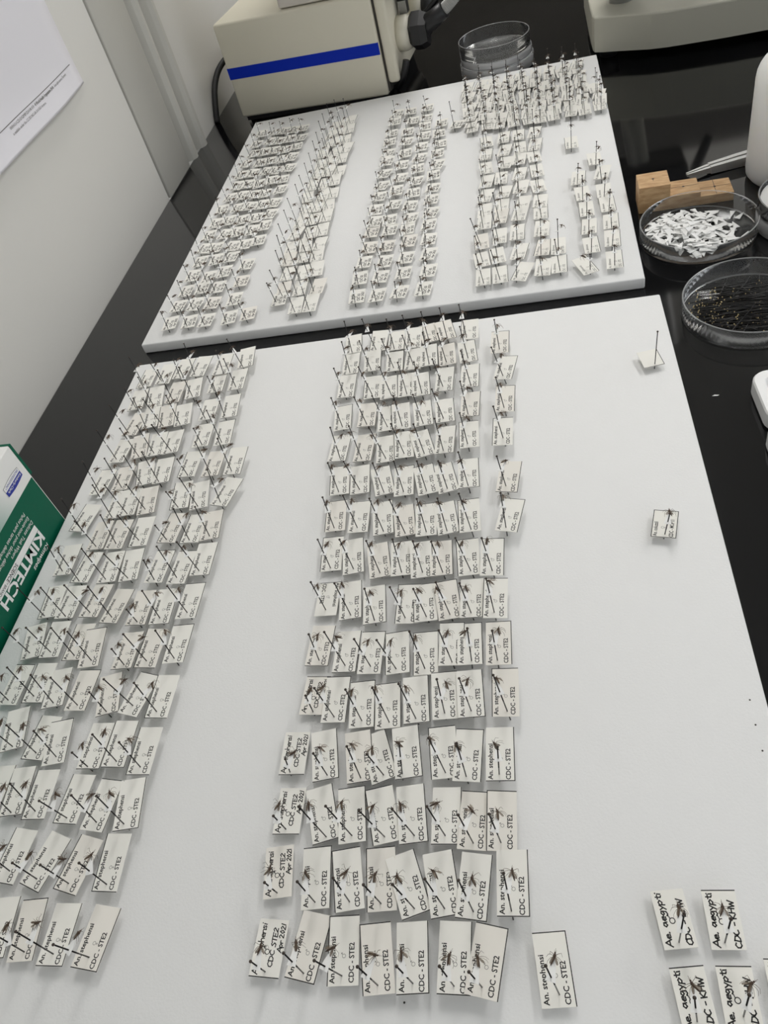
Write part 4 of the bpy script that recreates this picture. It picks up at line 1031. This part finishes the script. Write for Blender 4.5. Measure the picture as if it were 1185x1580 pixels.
for k in range(300):
    if k < len(strays):
        x, y, a = strays[k]; z = 0.0017; tx = ty = 0.03
    else:
        while True:
            x = rT.uniform(-0.038, 0.028); y = rT.uniform(-0.038, 0.032)
            if math.hypot(x, y) < 0.0375 and x < 0.025 - max(0, y)*0.3 and rT.random() < 1.15 - math.hypot(x+0.007, y+0.003)/0.060: break
        a = rT.uniform(0, 2*PI)
        pile = max(0.0, 1 - math.hypot((x+0.007)/0.034, (y+0.003)/0.034))
        z = 0.0018 + 0.0075*(k/300.0)*(0.35+pile) + 0.0004*rT.random()
        s_ = 0.26 if pile > 0.2 else 0.10
        tx, ty = rT.gauss(0, s_*0.6), rT.gauss(0, s_*0.6)
        z += 0.002*(abs(tx)+abs(ty))
    o = put('paper_triangle', tri if k % 3 else tri2, None, (PX+x, PY+y, z), (tx, ty, a))
    sc = rT.uniform(0.95, 1.35); o.scale = (sc, sc, 1)
    if k < len(strays):
        tag(o, STRAY[k], 'paper triangle', 'paper triangles in the petri dish'); continue
    tag(o, 'small cut white paper triangle heaped with others in the clear petri dish', 'paper triangle', 'paper triangles in the petri dish')

# ------------------------------------------------------------------ loose pins in the dish
pm_ = MB().tube([(0, 0, 0), (0.036, 0, 0), (0.038, 0, 0)], [0.00030, 0.00028, 0.00004], 6, 0).ellipsoid((0, 0, 0), (0.0004, 0.0005, 0.0005), 8, 6, 1).mesh('insect_pin', [M['pin'], M['brass']])
rP = random.Random(5); n = 0
while n < 300:
    hx = rP.choice((rP.uniform(-0.040, -0.015), rP.uniform(-0.042, 0.008), rP.uniform(-0.035, 0.005))); hy = rP.gauss(-0.002, 0.015)
    a = rP.gauss(0, 0.16) if rP.random() < 0.82 else rP.uniform(-1.6, 1.6)
    if rP.random() < 0.3: hx += 0.030; a += PI
    ex, ey = hx + 0.038*math.cos(a), hy + 0.038*math.sin(a)
    if math.hypot(hx, hy) > 0.0435 or math.hypot(ex, ey) > 0.0435: continue
    pile = max(0.0, 1 - math.hypot(hy/0.034, (hx+0.019*math.cos(a))/0.05))
    z = 0.0022 + 0.0075*pile*rP.random(); tilt = rP.gauss(0, 0.025)
    o = put('insect_pin', pm_, None, (QX+hx, QY+hy, z + max(0, 0.038*math.sin(abs(tilt)))*0.5), (0, tilt, a))
    tag(o, 'loose black insect pin with brass head lying in the clear dish of pins', 'pin', 'loose pins in the petri dish'); n += 1

# ------------------------------------------------------------------ stepped pinning block
t = thing('pinning_block', 'small stepped wooden pinning block behind the dish of triangles', 'pinning block', (0.4378, 0.1145, 0.0), -0.006)
steps = ((0.0, 0.0254, 0.0228), (0.0254, 0.0500, 0.0118), (0.0500, 0.0765, 0.0076))
poly = [(0, 0), (0.0765, 0), (0.0765, 0.0076), (0.0500, 0.0076), (0.0500, 0.0118), (0.0254, 0.0118), (0.0254, 0.0228), (0, 0.0228)]
bm = bmesh.new(); vv = [bm.verts.new((x, 0, z)) for x, z in poly]; f0 = bm.faces.new(vv)
r = bmesh.ops.extrude_face_region(bm, geom=[f0])
for v in [v for v in r['geom'] if isinstance(v, bmesh.types.BMVert)]: v.co.y = 0.0262
bmesh.ops.recalc_face_normals(bm, faces=bm.faces[:])
bmesh.ops.bevel(bm, geom=bm.edges[:], offset=0.0004, segments=2, profile=0.5, affect='EDGES')
g = MB(); g.bm(bm); g.build('block', M['wood'], t)
for x0, x1, z in steps:
    cx_ = (x0+x1)/2
    MB().lathe([(0.0011, 0.0), (0.0009, 0.0001), (0, 0.00011)], 12).build('hole', M['seam'], t, (cx_, 0.0140, z))
ln = MB()
for (x0, y0, x1, y1, z) in ((.0254, .0138, .0500, .0142, .0118), (.0505, .0138, .0762, .0142, .0076), (.0628, .001, .0632, .0255, .0076), (.0125, .0100, .0128, .0140, .0228)):
    if x1-x0 > y1-y0: ln.add([(x0, y0-.0002, z+.00012), (x1, y1-.0002, z+.00012), (x1, y1+.0002, z+.00012), (x0, y0+.0002, z+.00012)], [(0, 1, 2, 3)])
    else: ln.add([(x0-.0002, y0, z+.00012), (x0+.0002, y0, z+.00012), (x1+.0002, y1, z+.00012), (x1-.0002, y1, z+.00012)], [(0, 1, 2, 3)])
ln.build('pencil_line', M['ink'], t)

# ------------------------------------------------------------------ forceps
t = thing('forceps', 'silver forceps lying behind the wooden block with tips pointing left', 'forceps', (0.4838, 0.1625, 0.0), math.atan2(0.035, 0.135))
for sgn, nm in ((-1, 'arm'), (1, 'arm')):
    g = MB(); zs = 0.0048 if sgn > 0 else 0.0042
    st = [(0.0, 0.0008, 0.0010), (0.010, 0.0014, 0.0018), (0.020, 0.0019, 0.0026), (0.0205, 0.0023, 0.0032), (0.045, 0.0029, 0.0038), (0.075, 0.0036, 0.0040), (0.110, 0.0028, 0.0034), (0.140, 0.0018, 0.0028)]
    vs_ = []; fs = []
    for x, off, hw in st:
        for dy, dz in ((-off*.8, -hw), (off*.8, -hw), (off*.8, hw), (-off*.8, hw)): vs_.append((x, sgn*off+dy, zs+dz))
    for i in range(len(st)-1):
        for k in range(4): fs.append((i*4+k, i*4+(k+1) % 4, i*4+4+(k+1) % 4, i*4+4+k))
    fs += [(3, 2, 1, 0), tuple(len(vs_)-4+k for k in range(4))]
    g.add(vs_, fs); g.build(nm, M['steel'], t)
MB().rbox((0.128, -0.0032, 0.0016), (0.146, 0.0032, 0.0080), 0.001).build('joint', M['steel_dark'], t)

# ------------------------------------------------------------------ white bottle
t = thing('plastic_bottle', 'milky white plastic bottle with rounded shoulders at the right edge', 'bottle', (0.5680, 0.1465, 0.0))
R_ = 0.0385
prof = [(0.0001, 0.001), (R_-0.008, 0.0), (R_-0.003, 0.001), (R_-0.0006, 0.004), (R_, 0.008), (R_, 0.080)]
for i in range(1, 9):
    a = PI/2*i/8; prof.append((R_-0.024+0.024*math.cos(a), 0.080+0.022*math.sin(a)))
prof += [(0.0125, 0.103), (0.0125, 0.112), (0.0001, 0.112)]
MB().lathe(prof, 56).build('body', M['hdpe'], t)
cp = MB().lathe([(0.0150, 0.0), (0.0150, 0.017), (0.0135, 0.018), (0.0001, 0.018)], 40).build('cap', M['tray'], t, (0, 0, 0.105))
lb = MB(); vs_ = []; fs = []; n_ = 20; a0, a1 = math.radians(237), math.radians(330)
for i in range(n_+1):
    a = a0 + (a1-a0)*i/n_
    for z in (0.018, 0.066): vs_.append(((R_+0.00025)*math.cos(a), (R_+0.00025)*math.sin(a), z))
for i in range(n_): fs.append((2*i, 2*i+2, 2*i+3, 2*i+1))
lb.add(vs_, fs, 0, None, True); lbo = lb.build('paper_label', M['white_ink'], t)
pr = MB()
for q in range(9):
    z0 = 0.022 + q*0.0046
    for i in range(16):
        if (i*7+q*3) % 5 == 0: continue
        a = a0 + 0.05 + 0.085*i; b = a + 0.06
        pr.add([((R_+0.0004)*math.cos(x), (R_+0.0004)*math.sin(x), z) for x, z in ((a, z0), (b, z0), (b, z0+0.0016), (a, z0+0.0016))], [(0, 1, 2, 3)])
pr.build('print', M['royal'], lbo)

# ------------------------------------------------------------------ white trays at the right edge
def rr(x0, y0, x1, y1, r, n=6):
    out = []
    for cx_, cy_, a in ((x1-r, y1-r, 0), (x0+r, y1-r, 90), (x0+r, y0+r, 180), (x1-r, y0+r, 270)):
        for i in range(n+1):
            q = math.radians(a + 90*i/n); out.append((cx_+r*math.cos(q), cy_+r*math.sin(q)))
    return out
def tray(label, x0, y0, x1, y1, loc, rz):
    h, rim, r = 0.0125, 0.0072, 0.010
    loops = [(0.0015, 0.0), (0.0, 0.002), (0.0, h-0.0012), (0.0008, h), (rim-0.0008, h), (rim, h-0.001), (rim+0.0012, 0.0035), (rim+0.004, 0.0025)]
    vs_ = []; fs = []
    for d, z in loops:
        vs_ += [(x, y, z) for x, y in rr(x0+d, y0+d, x1-d, y1-d, max(r-d*0.6, 0.002))]
    n = len(vs_)//len(loops)
    for i in range(len(loops)-1):
        for k in range(n): fs.append((i*n+k, i*n+(k+1) % n, (i+1)*n+(k+1) % n, (i+1)*n+k))
    fs += [tuple(reversed(range(n))), tuple((len(loops)-1)*n+k for k in range(n))]
    o = MB().add(vs_, fs, 0, None, False).build('plastic_tray', M['tray'], None, loc, (0, 0, rz))
    return tag(o, label, 'tray')
tray('white plastic tray with rounded corner at the right edge below the pin dish', 0, -0.0475, 0.09, 0, (0.4790, -0.1275, 0.0001), 0.045)
tray('second white plastic tray butting against the first at the right edge', 0, -0.09, 0.09, 0, (0.4778, -0.1765, 0.0001), 0.045)
o = MB().prism([(-.0021, -.0003), (.0012, -.0006), (.0024, .0002), (-.0005, .0006)], 0, 0.0002).build('paper_scrap', M['point'], None, (0.4588, -0.1330, 0.0001))
tag(o, 'tiny white paper scrap lying on the black bench below the pin dish', 'paper scrap')

# ------------------------------------------------------------------ green and white tissue carton
FX = 0.0088
t = thing('tissue_carton', 'green and white carton of task wipers standing on edge against the wall', 'tissue box', (FX, -0.2048, 0.0))
MB().rbox((-0.068, -0.235, 0.0), (0, 0, 0.0790), 0.0008, 2).build('carton', M['carton'], t)
cg = bpy.data.materials.new('carton_fade'); cg.use_nodes = True
nt = cg.node_tree; p = nt.nodes['Principled BSDF']; p.inputs['Roughness'].default_value = 0.42
tc = nt.nodes.new('ShaderNodeTexCoord'); sx = nt.nodes.new('ShaderNodeSeparateXYZ'); nt.links.new(tc.outputs['Object'], sx.inputs[0])
ma = nt.nodes.new('ShaderNodeMath'); ma.operation = 'MULTIPLY_ADD'; ma.inputs[1].default_value = 1.5
nt.links.new(sx.outputs['Y'], ma.inputs[0]); nt.links.new(sx.outputs['Z'], ma.inputs[2])
cr = nt.nodes.new('ShaderNodeValToRGB'); mr = nt.nodes.new('ShaderNodeMapRange')
mr.inputs['From Min'].default_value = -0.045; mr.inputs['From Max'].default_value = 0.045
nt.links.new(ma.outputs[0], mr.inputs['Value']); nt.links.new(mr.outputs[0], cr.inputs[0]); nt.links.new(cr.outputs[0], p.inputs['Base Color'])
cr.color_ramp.elements[0].color = rgb(70, 140, 124); cr.color_ramp.elements[0].position = 0.0
cr.color_ramp.elements[1].color = rgb(234, 234, 231); cr.color_ramp.elements[1].position = 0.75
MB().box((0.0, -0.2345, 0.0508), (0.0002, -0.0012, 0.0786)).build('fade_panel', cg, t)
MB().box((0.0, -0.2345, 0.0004), (0.0003, -0.0012, 0.0508)).build('green_panel', M['green'], t)
MB().box((-0.067, 0.0, 0.052), (0.0, 0.0022, 0.0788)).build('flap', M['green'], t)
lt = MB(); EX = 0.00045
def ct(s, y, z, length, cap, mi=0, bold=0.0, shear=0.0, x=EX):
    text_to(lt, s, (x, y+0.2048, z), (0, -1, 0), (0, 0, -1), length, cap, mi, bold, 2, shear)
ct('KIMTECH', -0.2305, 0.0238, 0.0612, 0.0080, 0, 0.028)
ct('Kimwipes', -0.2318, 0.0127, 0.0228, 0.0036, 0, 0.012, 0.25)
ct('Delicate Task Wipers', -0.2300, 0.0338, 0.0322, 0.0027, 0, 0.0, 0.2)
ct('Essuie-tout pour t\u00e2ches d\u00e9licates', -0.2305, 0.0382, 0.0480, 0.0027, 0, 0.0, 0.2)
ct('Pa\u00f1os para tareas delicadas', -0.2310, 0.0426, 0.0410, 0.0027, 0, 0.0, 0.2)
lt.build('lettering', M['white_ink'], t)
MB().box((0.0003, -0.2900+0.2048, 0.0244), (0.0004, -0.2305+0.2048, 0.0293)).build('title_bar', M['white_ink'], t)
lt = MB(); ct('SCIENCE', -0.2622, 0.0283, 0.0145, 0.0029, 0, 0.012, 0, 0.0005); ct('* BRAND', -0.2772, 0.0279, 0.0110, 0.0021, 0, 0.0, 0, 0.0005)
lt.build('black_lettering', M['ink'], t)
# maker's emblem: outlined lens shape, lower half blue
def lens(y0, y1, z0, z1, n=10):
    pts = []
    for i in range(n+1):
        u = i/n; pts.append((y0+(y1-y0)*u, z0 - 0.0009*math.sin(PI*u)))
    for i in range(n+1):
        u = 1-i/n; pts.append((y0+(y1-y0)*u, z1 + 0.0009*math.sin(PI*u)))
    return pts
def yz(mb, pts, x): mb.add([(x, y+0.2048, z) for y, z in pts], [tuple(range(len(pts)))])
e0 = MB(); yz(e0, lens(-0.2110, -0.2318, 0.0584, 0.0653), 0.00030); e0.build('emblem_outline', M['ink'], t)
e1 = MB(); yz(e1, lens(-0.2112, -0.2316, 0.0586, 0.0651), 0.00036); e1.build('emblem_field', M['white_ink'], t)
e2 = MB(); yz(e2, [(a, b) for a, b in lens(-0.2110, -0.2318, 0.0584, 0.0653) if b < 0.060] + [(-0.2318, 0.0621), (-0.2110, 0.0621)], 0.00042); e2.build('emblem_band', M['royal'], t)
lt = MB(); ct('Kimberly-Clark', -0.2122, 0.0612, 0.0180, 0.0017, 0, 0.01, 0, 0.0005); lt.build('emblem_name', M['white_ink'], t)
lt = MB(); ct('PROFESSIONAL*', -0.2124, 0.0648, 0.0178, 0.0016, 0, 0.0, 0, 0.0005); lt.build('emblem_word', M['royal'], t)

# ================================================================== pinned specimens
MM = 0.001
CARD = dict(m=(13.2, 26), f=(13.4, 26), x=(13.2, 24), blank=(13.5, 17.5), coluzzii=(13.2, 19.8), h=(13.2, 22.2), khw=(12.6, 21.0), g=(13.4, 20.0), a=(12.6, 25.5))
def ring(mb, cx_, cy_, r, wd, z, mi, n=14):
    vs_ = []
    for k in range(n):
        a = 2*PI*k/n
        for rr_ in (r-wd/2, r+wd/2): vs_.append((cx_+rr_*math.cos(a), cy_+rr_*math.sin(a), z))
    mb.add(vs_, [(2*k, 2*k+1, (2*k+3) % (2*n), (2*k+2) % (2*n)) for k in range(n)], mi)
_cards = {}
def card_mesh(typ, bv, low=False):
    key = (typ, bv, low)
    if key in _cards: return _cards[key]
    W, H = CARD[typ]; mb = MB(); rnd = random.Random(hash_(typ)*10+bv)
    sk = (0.0, 0.25, -0.2, 0.1)[bv % 4]
    mb.prism([(0, 0), (W, sk), (W, H+sk), (0, H)], -0.12, 0.12, 0)
    z = 0.155; res = 1 if low else 2
    def tx(s, base, y, length, cap, bold=0.022):
        text_to(mb, s, (base, y, z), (0, 1, 0), (-1, 0, 0), length, cap, 1, bold, res)
    def sym(male, x, y, r=0.72, wd=0.16):
        ring(mb, x, y, r, wd, z, 2)
        if male:
            stroke(mb, [(x-.5*r-.1, y+.7*r), (x-1.5*r, y+1.6*r)], wd, z, 2); stroke(mb, [(x-1.5*r, y+.9*r), (x-1.5*r, y+1.6*r), (x-.8*r, y+1.6*r)], wd, z, 2)
        else:
            stroke(mb, [(x+r, y), (x+2.5*r, y)], wd, z, 2); stroke(mb, [(x+1.75*r, y-.7*r), (x+1.75*r, y+.7*r)], wd, z, 2)
    if typ in ('m', 'f', 'x'):
        i0 = len(mb.v)
        tx('An. stephensi', 3.1, 0.8, 17.2, 2.05); sym(typ != 'f', 6.9, 10.6); tx('CDC - STE2', 11.2, 0.8, 14.6, 2.1)
        if typ == 'x':
            for i in range(i0, len(mb.v)):
                v = mb.v[i]; mb.v[i] = (W-v[0], H-v[1], v[2])
    elif typ == 'coluzzii':
        tx('An. coluzzii', 3.0, 0.7, 10.4, 2.0); sym(False, 5.6, 7.2); tx('CDC - MOPTI', 11.4, 0.7, 12.6, 2.1)
    elif typ == 'a':
        tx('An. albimanus', 3.4, 0.8, 13.5, 1.9, 0.0); sym(False, 6.6, 9.5); tx('CDC - STE', 11.0, 0.8, 10.5, 2.0, 0.0)
    elif typ == 'h':
        wd = 0.42
        pen(mb, 'An. stephensi', 3.6, 1.0, 2.5, 19.5, wd, z, 1, rnd)
        ring(mb, 6.0, 9.6, 1.0, 0.3, z, 1); stroke(mb, [(5.2, 10.3), (4.4, 11.6)], 0.3, z, 1); stroke(mb, [(4.3, 10.7), (4.4, 11.6), (5.2, 11.6)], 0.3, z, 1)
        pen(mb, 'CDC STE2', 9.2, 4.0, 2.0, 15.0, wd, z, 1, rnd); pen(mb, 'Apr 2021', 12.2, 9.6, 2.0, 11.2, wd, z, 1, rnd)
    elif typ == 'khw':
        wd = 0.5
        pen(mb, 'Ae. aegypti', 3.5, 0.8, 2.4, 19.4, wd, z, 1, rnd)
        ring(mb, 5.6, 9.8, 1.0, 0.35, z, 1); stroke(mb, [(4.9, 10.6), (4.4, 12.0)], 0.35, z, 1)
        pen(mb, 'CDC - KHW', 11.0, 0.8, 2.2, 16.5, wd, z, 1, rnd)
    elif typ == 'g':
        wd = 0.42
        pen(mb, 'An. gambiae', 3.6, 0.8, 2.4, 15.5, wd, z, 1, rnd); ring(mb, 6.0, 9.0, 0.9, 0.3, z, 1); stroke(mb, [(5.3, 9.7), (4.5, 10.9)], 0.3, z, 1)
        pen(mb, 'CDC G3', 9.2, 3.0, 2.1, 10.5, wd, z, 1, rnd); pen(mb, 'Apr 2021', 12.4, 3.4, 2.1, 12.0, wd, z, 1, rnd)
    lw = 0.20; zb = 0.15
    sides = {'m': ('RT', 'RB', 'LT', 'RB'), 'f': ('BR', 'RB', 'LB', 'RT'), 'x': ('T', 'T', 'T', 'T'), 'blank': ('BR',)*4, 'coluzzii': ('LTRB',)*4, 'h': ('B', 'T', 'L', ''), 'khw': ('', 'T', 'R', ''), 'g': ('', '', 'B', ''), 'a': ('BR', 'R', 'B', 'L')}[typ][bv % 4]
    if 'L' in sides: mb.add([(0, 0, zb), (2*lw, 0, zb), (2*lw, H, zb), (0, H, zb)], [(0, 1, 2, 3)], 1)
    if 'R' in sides: mb.add([(W-2*lw, sk, zb), (W, sk, zb), (W, H+sk, zb), (W-2*lw, H+sk, zb)], [(0, 1, 2, 3)], 1)
    if 'B' in sides: mb.add([(0, 0, zb), (W, sk, zb), (W, sk+2*lw, zb), (0, 2*lw, zb)], [(0, 1, 2, 3)], 1)
    if 'T' in sides: mb.add([(0, H-2*lw, zb), (W, H+sk-2*lw, zb), (W, H+sk, zb), (0, H, zb)], [(0, 1, 2, 3)], 1)
    mb.v = [(x*MM, y*MM, q*MM) for x, y, q in mb.v]
    _cards[key] = mb
    return mb
def hash_(s): return sum(ord(c)*(i+3) for i, c in enumerate(s))
_cme = {}
def card_data(typ, bv, aged):
    k = (typ, bv, aged)
    if k not in _cme: _cme[k] = card_mesh(typ, bv).mesh('data_card', [M['card_edge'] if aged else M['card'], M['ink'], M['ink_grey']])
    return _cme[k]

point_mb = MB().prism([(-1.9*MM, -1.5*MM), (1.9*MM, -1.5*MM), (0.35*MM, 7.2*MM), (-0.35*MM, 7.2*MM)], -0.11*MM, 0.11*MM)
pin_mb = MB().tube([(0, 0, 0), (0, 0, 1)], 0.00031, 8)
head_mb = MB().ellipsoid((0, 0, 0), (0.00068, 0.00068, 0.00058), 12, 8)
def mosquito_mb(seed, low=False):
    r = random.Random(seed); mb = MB(); n = 6 if low else 8
    bend = r.uniform(-1.2, 1.2)
    mb.ellipsoid((0, 0.1, 0.75), (0.62, 0.85, 0.72), n, n-2, 0)                       # thorax
    mb.ellipsoid((bend*0.1, 1.15, 0.55), (0.38, 0.40, 0.38), n, n-2, 0)               # head
    mb.tube([(bend*0.1, 1.4, 0.5), (bend*0.3, 2.9, 0.1)], [0.10, 0.06], 4, 1)         # proboscis
    for sg in (-1, 1): mb.tube([(bend*.1+.1*sg, 1.4, .6), (bend*.2+.5*sg, 2.1, .6)], [.06, .03], 4, 1)
    mb.tube([(0, -0.3, 0.75), (bend*0.4, -1.3, 0.7), (bend*0.8, -2.4, 0.45), (bend*1.1, -3.3, 0.2)], [0.45, 0.44, 0.36, 0.12], n, 0)   # abdomen
    for sg in (-1, 1):
        for k in range(3):                                                           # six legs
            y0 = 0.55 - 0.45*k; sp = r.uniform(0.7, 1.25); yb = (0.9, -0.4, -1.8)[k] + r.uniform(-.7, .5)
            mb.tube([(sg*0.4, y0, 0.5), (sg*1.5*sp, y0+yb*0.35, 1.0+r.uniform(-.3, .5)), (sg*2.5*sp, y0+yb, 0.1), (sg*(2.9*sp+r.uniform(-.4, .5)), y0+yb-1.0, -0.7)], [0.11, 0.09, 0.07, 0.05], 4, 1, smooth=False)
        a = math.radians(r.uniform(12, 40)); wl = 3.1                                 # wing
        pts = []
        for u, w in ((0, .08), (.3, .32), (.65, .46), (.9, .34), (1, .05)): pts.append((u*wl, w))
        out = [(x, w) for x, w in pts] + [(x, -w) for x, w in reversed(pts)]
        vs_ = []
        for zz in (0.0, 0.05):
            for x, w in out:
                vs_.append((sg*(0.25 + x*math.sin(a) + w*math.cos(a)), 0.0 - x*math.cos(a) + w*math.sin(a), 1.25 + zz - 0.12*x))
        m_ = len(out)
        mb.add(vs_, [tuple(range(m_)), tuple(reversed(range(m_, 2*m_)))] + [(i, m_+i, m_+(i+1) % m_, (i+1) % m_) for i in range(m_)], 2)
    mb.v = [(x*MM, y*MM, z*MM) for x, y, z in mb.v]
    return mb
mos_mats = [M['insect'], M['leg'], M['wing']]
mos_mb = [mosquito_mb(k) for k in range(5)]
mos_me = [mb.mesh('mosquito', mos_mats) for mb in mos_mb]
point_me = point_mb.mesh('paper_point', M['point']); pin_me = pin_mb.mesh('pin', M['pin']); head_me = head_mb.mesh('pin_head', M['pin_head'])

ORD = ['zeroth', 'first', 'second', 'third', 'fourth', 'fifth', 'sixth', 'seventh', 'eighth', 'ninth', 'tenth', 'eleventh', 'twelfth', 'thirteenth', 'fourteenth', 'fifteenth']
BLOCK = dict(M="near board's middle block", L="near board's left block", FA="far board's leftmost block", FB="far board's second block", FC="far board's third block", FD="far board's fourth block")
GROUP = dict(M="pinned mosquitoes in the near board's middle block", L="pinned mosquitoes in the near board's left block", FA="pinned mosquitoes in the far board's leftmost block", FB="pinned mosquitoes in the far board's second block", FC="pinned mosquitoes in the far board's third block", FD="pinned mosquitoes in the far board's fourth block", FE="pinned mosquitoes along the far board's right edge", K="pinned mosquitoes at the near board's bottom right corner")
def label_of(blk, row, c, n, typ):
    hand = 'handwritten' if typ in ('h', 'g', 'khw') else 'printed'
    if blk == 'S':
        return {1: "blank white card on a lone black pin near the upper right of the near board", 2: "lone mosquito over a black-bordered card marked MOPTI, right side of the near board", 3: "lone mosquito over a printed card, right of the near board's front row"}[row]
    if blk == 'K':
        if row == 1 and c == 2: return "mosquito over handwritten card cut off by the photo's lower right edge"
        return "mosquito over handwritten KHW card, %s of the %s pair, near board's bottom right" % (('left', 'right')[c], {2: 'upper', 1: 'lower'}[row])
    if blk == 'FL': return "mosquito over a handwritten card standing alone between the far board's third and fourth blocks"
    if blk == 'FE':
        if row == 1 and c == 0: return "mosquito over printed card turned sideways at the far board's front right"
        return "mosquito over printed card, %s column, %s row from front, far board's right edge" % (('left', 'right')[c], ORD[row])
    if typ == 'x': return "mosquito over upside-down printed card, leftmost in seventh row from front, near board's middle block"
    side = 'from right' if blk == 'L' else 'from left'
    return "mosquito over %s card, %s %s, %s row from front, %s" % (hand, ORD[c+1], side, ORD[row], BLOCK[blk])

def placement(hx, hy, hz, px, py, hc, ang, al, ac, rnd):
    """world transforms of a specimen's pieces from head, card hole, card height, card angle and hole offset"""
    H = Vector((hx, hy, hz)); P = Vector((px, py, T+hc))
    d = (H-P)/(H.z-P.z)
    B = P - d*hc
    lo = B - d*0.005
    q = (H-lo).to_track_quat('Z', 'Y')
    th = math.radians(ang-90)
    cm = Matrix.Translation(P) @ Matrix.Rotation(th, 4, 'Z') @ Matrix.Rotation(rnd.gauss(0, 0.022), 4, 'X') @ Matrix.Rotation(rnd.gauss(0, 0.022), 4, 'Y') @ Matrix.Translation((-ac, -al, 0))
    fr = rnd.uniform(0.50, 0.64) if hz-T > 0.026 else rnd.uniform(0.55, 0.72)
    C_ = P + (H-P)*fr
    pth = th + rnd.gauss(-0.06, 0.24)
    pmx = Matrix.Translation(C_) @ Matrix.Rotation(pth, 4, 'Z') @ Matrix.Rotation(rnd.gauss(0, 0.06), 4, 'X')
    mmx = pmx @ Matrix.Translation((0, 6.9*MM, 0.1*MM)) @ Matrix.Rotation(rnd.gauss(0, 0.55), 4, 'Z') @ Matrix.Rotation(rnd.gauss(0, 0.3), 4, 'Y')
    return B, lo, H, q, cm, pmx, mmx

n = 0
rS = random.Random(99)
for line in SPECIMENS.split('\n'):
    w = line.split(); blk, row, c, nn, typ = w[0], int(w[1]), int(w[2]), int(w[3]), w[4]
    hx, hy, hz, px, py, hc, ang, al, ac = [float(v)*1e-4 for v in w[5:]]; ang *= 1e4
    B, lo, H, q, cm, pmx, mmx = placement(hx, hy, hz, px, py, hc, ang, al, ac, rS)
    blank = typ == 'blank'
    o = thing('pinned_card' if blank else 'pinned_mosquito', label_of(blk, row, c, nn, typ), 'blank card' if blank else 'pinned mosquito', B, 0, GROUP.get(blk))
    inv = Matrix.Translation(-B)
    pn = put('pin', pin_me, o, lo-B); pn.rotation_mode = 'QUATERNION'; pn.rotation_quaternion = q; pn.scale = (1, 1, (H-lo).length)
    hd = put('pin_head', head_me, o, H-B); hd.rotation_mode = 'QUATERNION'; hd.rotation_quaternion = q
    cd = put('data_card', card_data(typ, rS.randrange(4), rS.random() < 0.18), o); cd.matrix_local = inv @ cm
    if not blank:
        pt = put('paper_point', point_me, o); pt.matrix_local = inv @ pmx
        ms = put('mosquito', mos_me[rS.randrange(5)], o); ms.matrix_local = inv @ mmx
    n += 1

# the remaining, smaller specimens of the far board, too many to single out
far = MB(); low = [mosquito_mb(20+k, True) for k in range(3)]
headl = MB().ellipsoid((0, 0, 0), (0.00068, 0.00068, 0.00058), 6, 4); pinl = MB().tube([(0, 0, 0), (0, 0, 1)], 0.00027, 5)
def merge(mb, m4, off): 
    o = len(far.v)
    far.v += [tuple(m4 @ Vector(p)) for p in mb.v]; far.f += [tuple(i+o for i in f) for f in mb.f]; far.m += [i+off for i in mb.m]; far.sm += mb.sm
for line in REST.split('\n'):
    w = line.split(); typ = w[0]
    hx, hy, hz, px, py, hc, ang, al, ac = [float(v)*1e-4 for v in w[1:]]; ang *= 1e4
    B, lo, H, q, cm, pmx, mmx = placement(hx, hy, hz, px, py, hc, ang, al, ac, rS)
    merge(card_mesh(typ, rS.randrange(4), True), cm, 0)
    merge(pinl, Matrix.Translation(lo) @ q.to_matrix().to_4x4() @ Matrix.Diagonal((1, 1, (H-lo).length, 1)), 3)
    merge(headl, Matrix.Translation(H), 4)
    merge(point_mb, pmx, 5)
    merge(low[rS.randrange(3)], mmx, 6)
o = far.build('pinned_mosquitoes', [M['card'], M['ink'], M['ink_grey'], M['pin'], M['pin_head'], M['point']] + mos_mats)
tag(o, 'dense rows of small pinned mosquitoes covering the back of the far foam board', 'pinned mosquitoes', None, 'stuff')
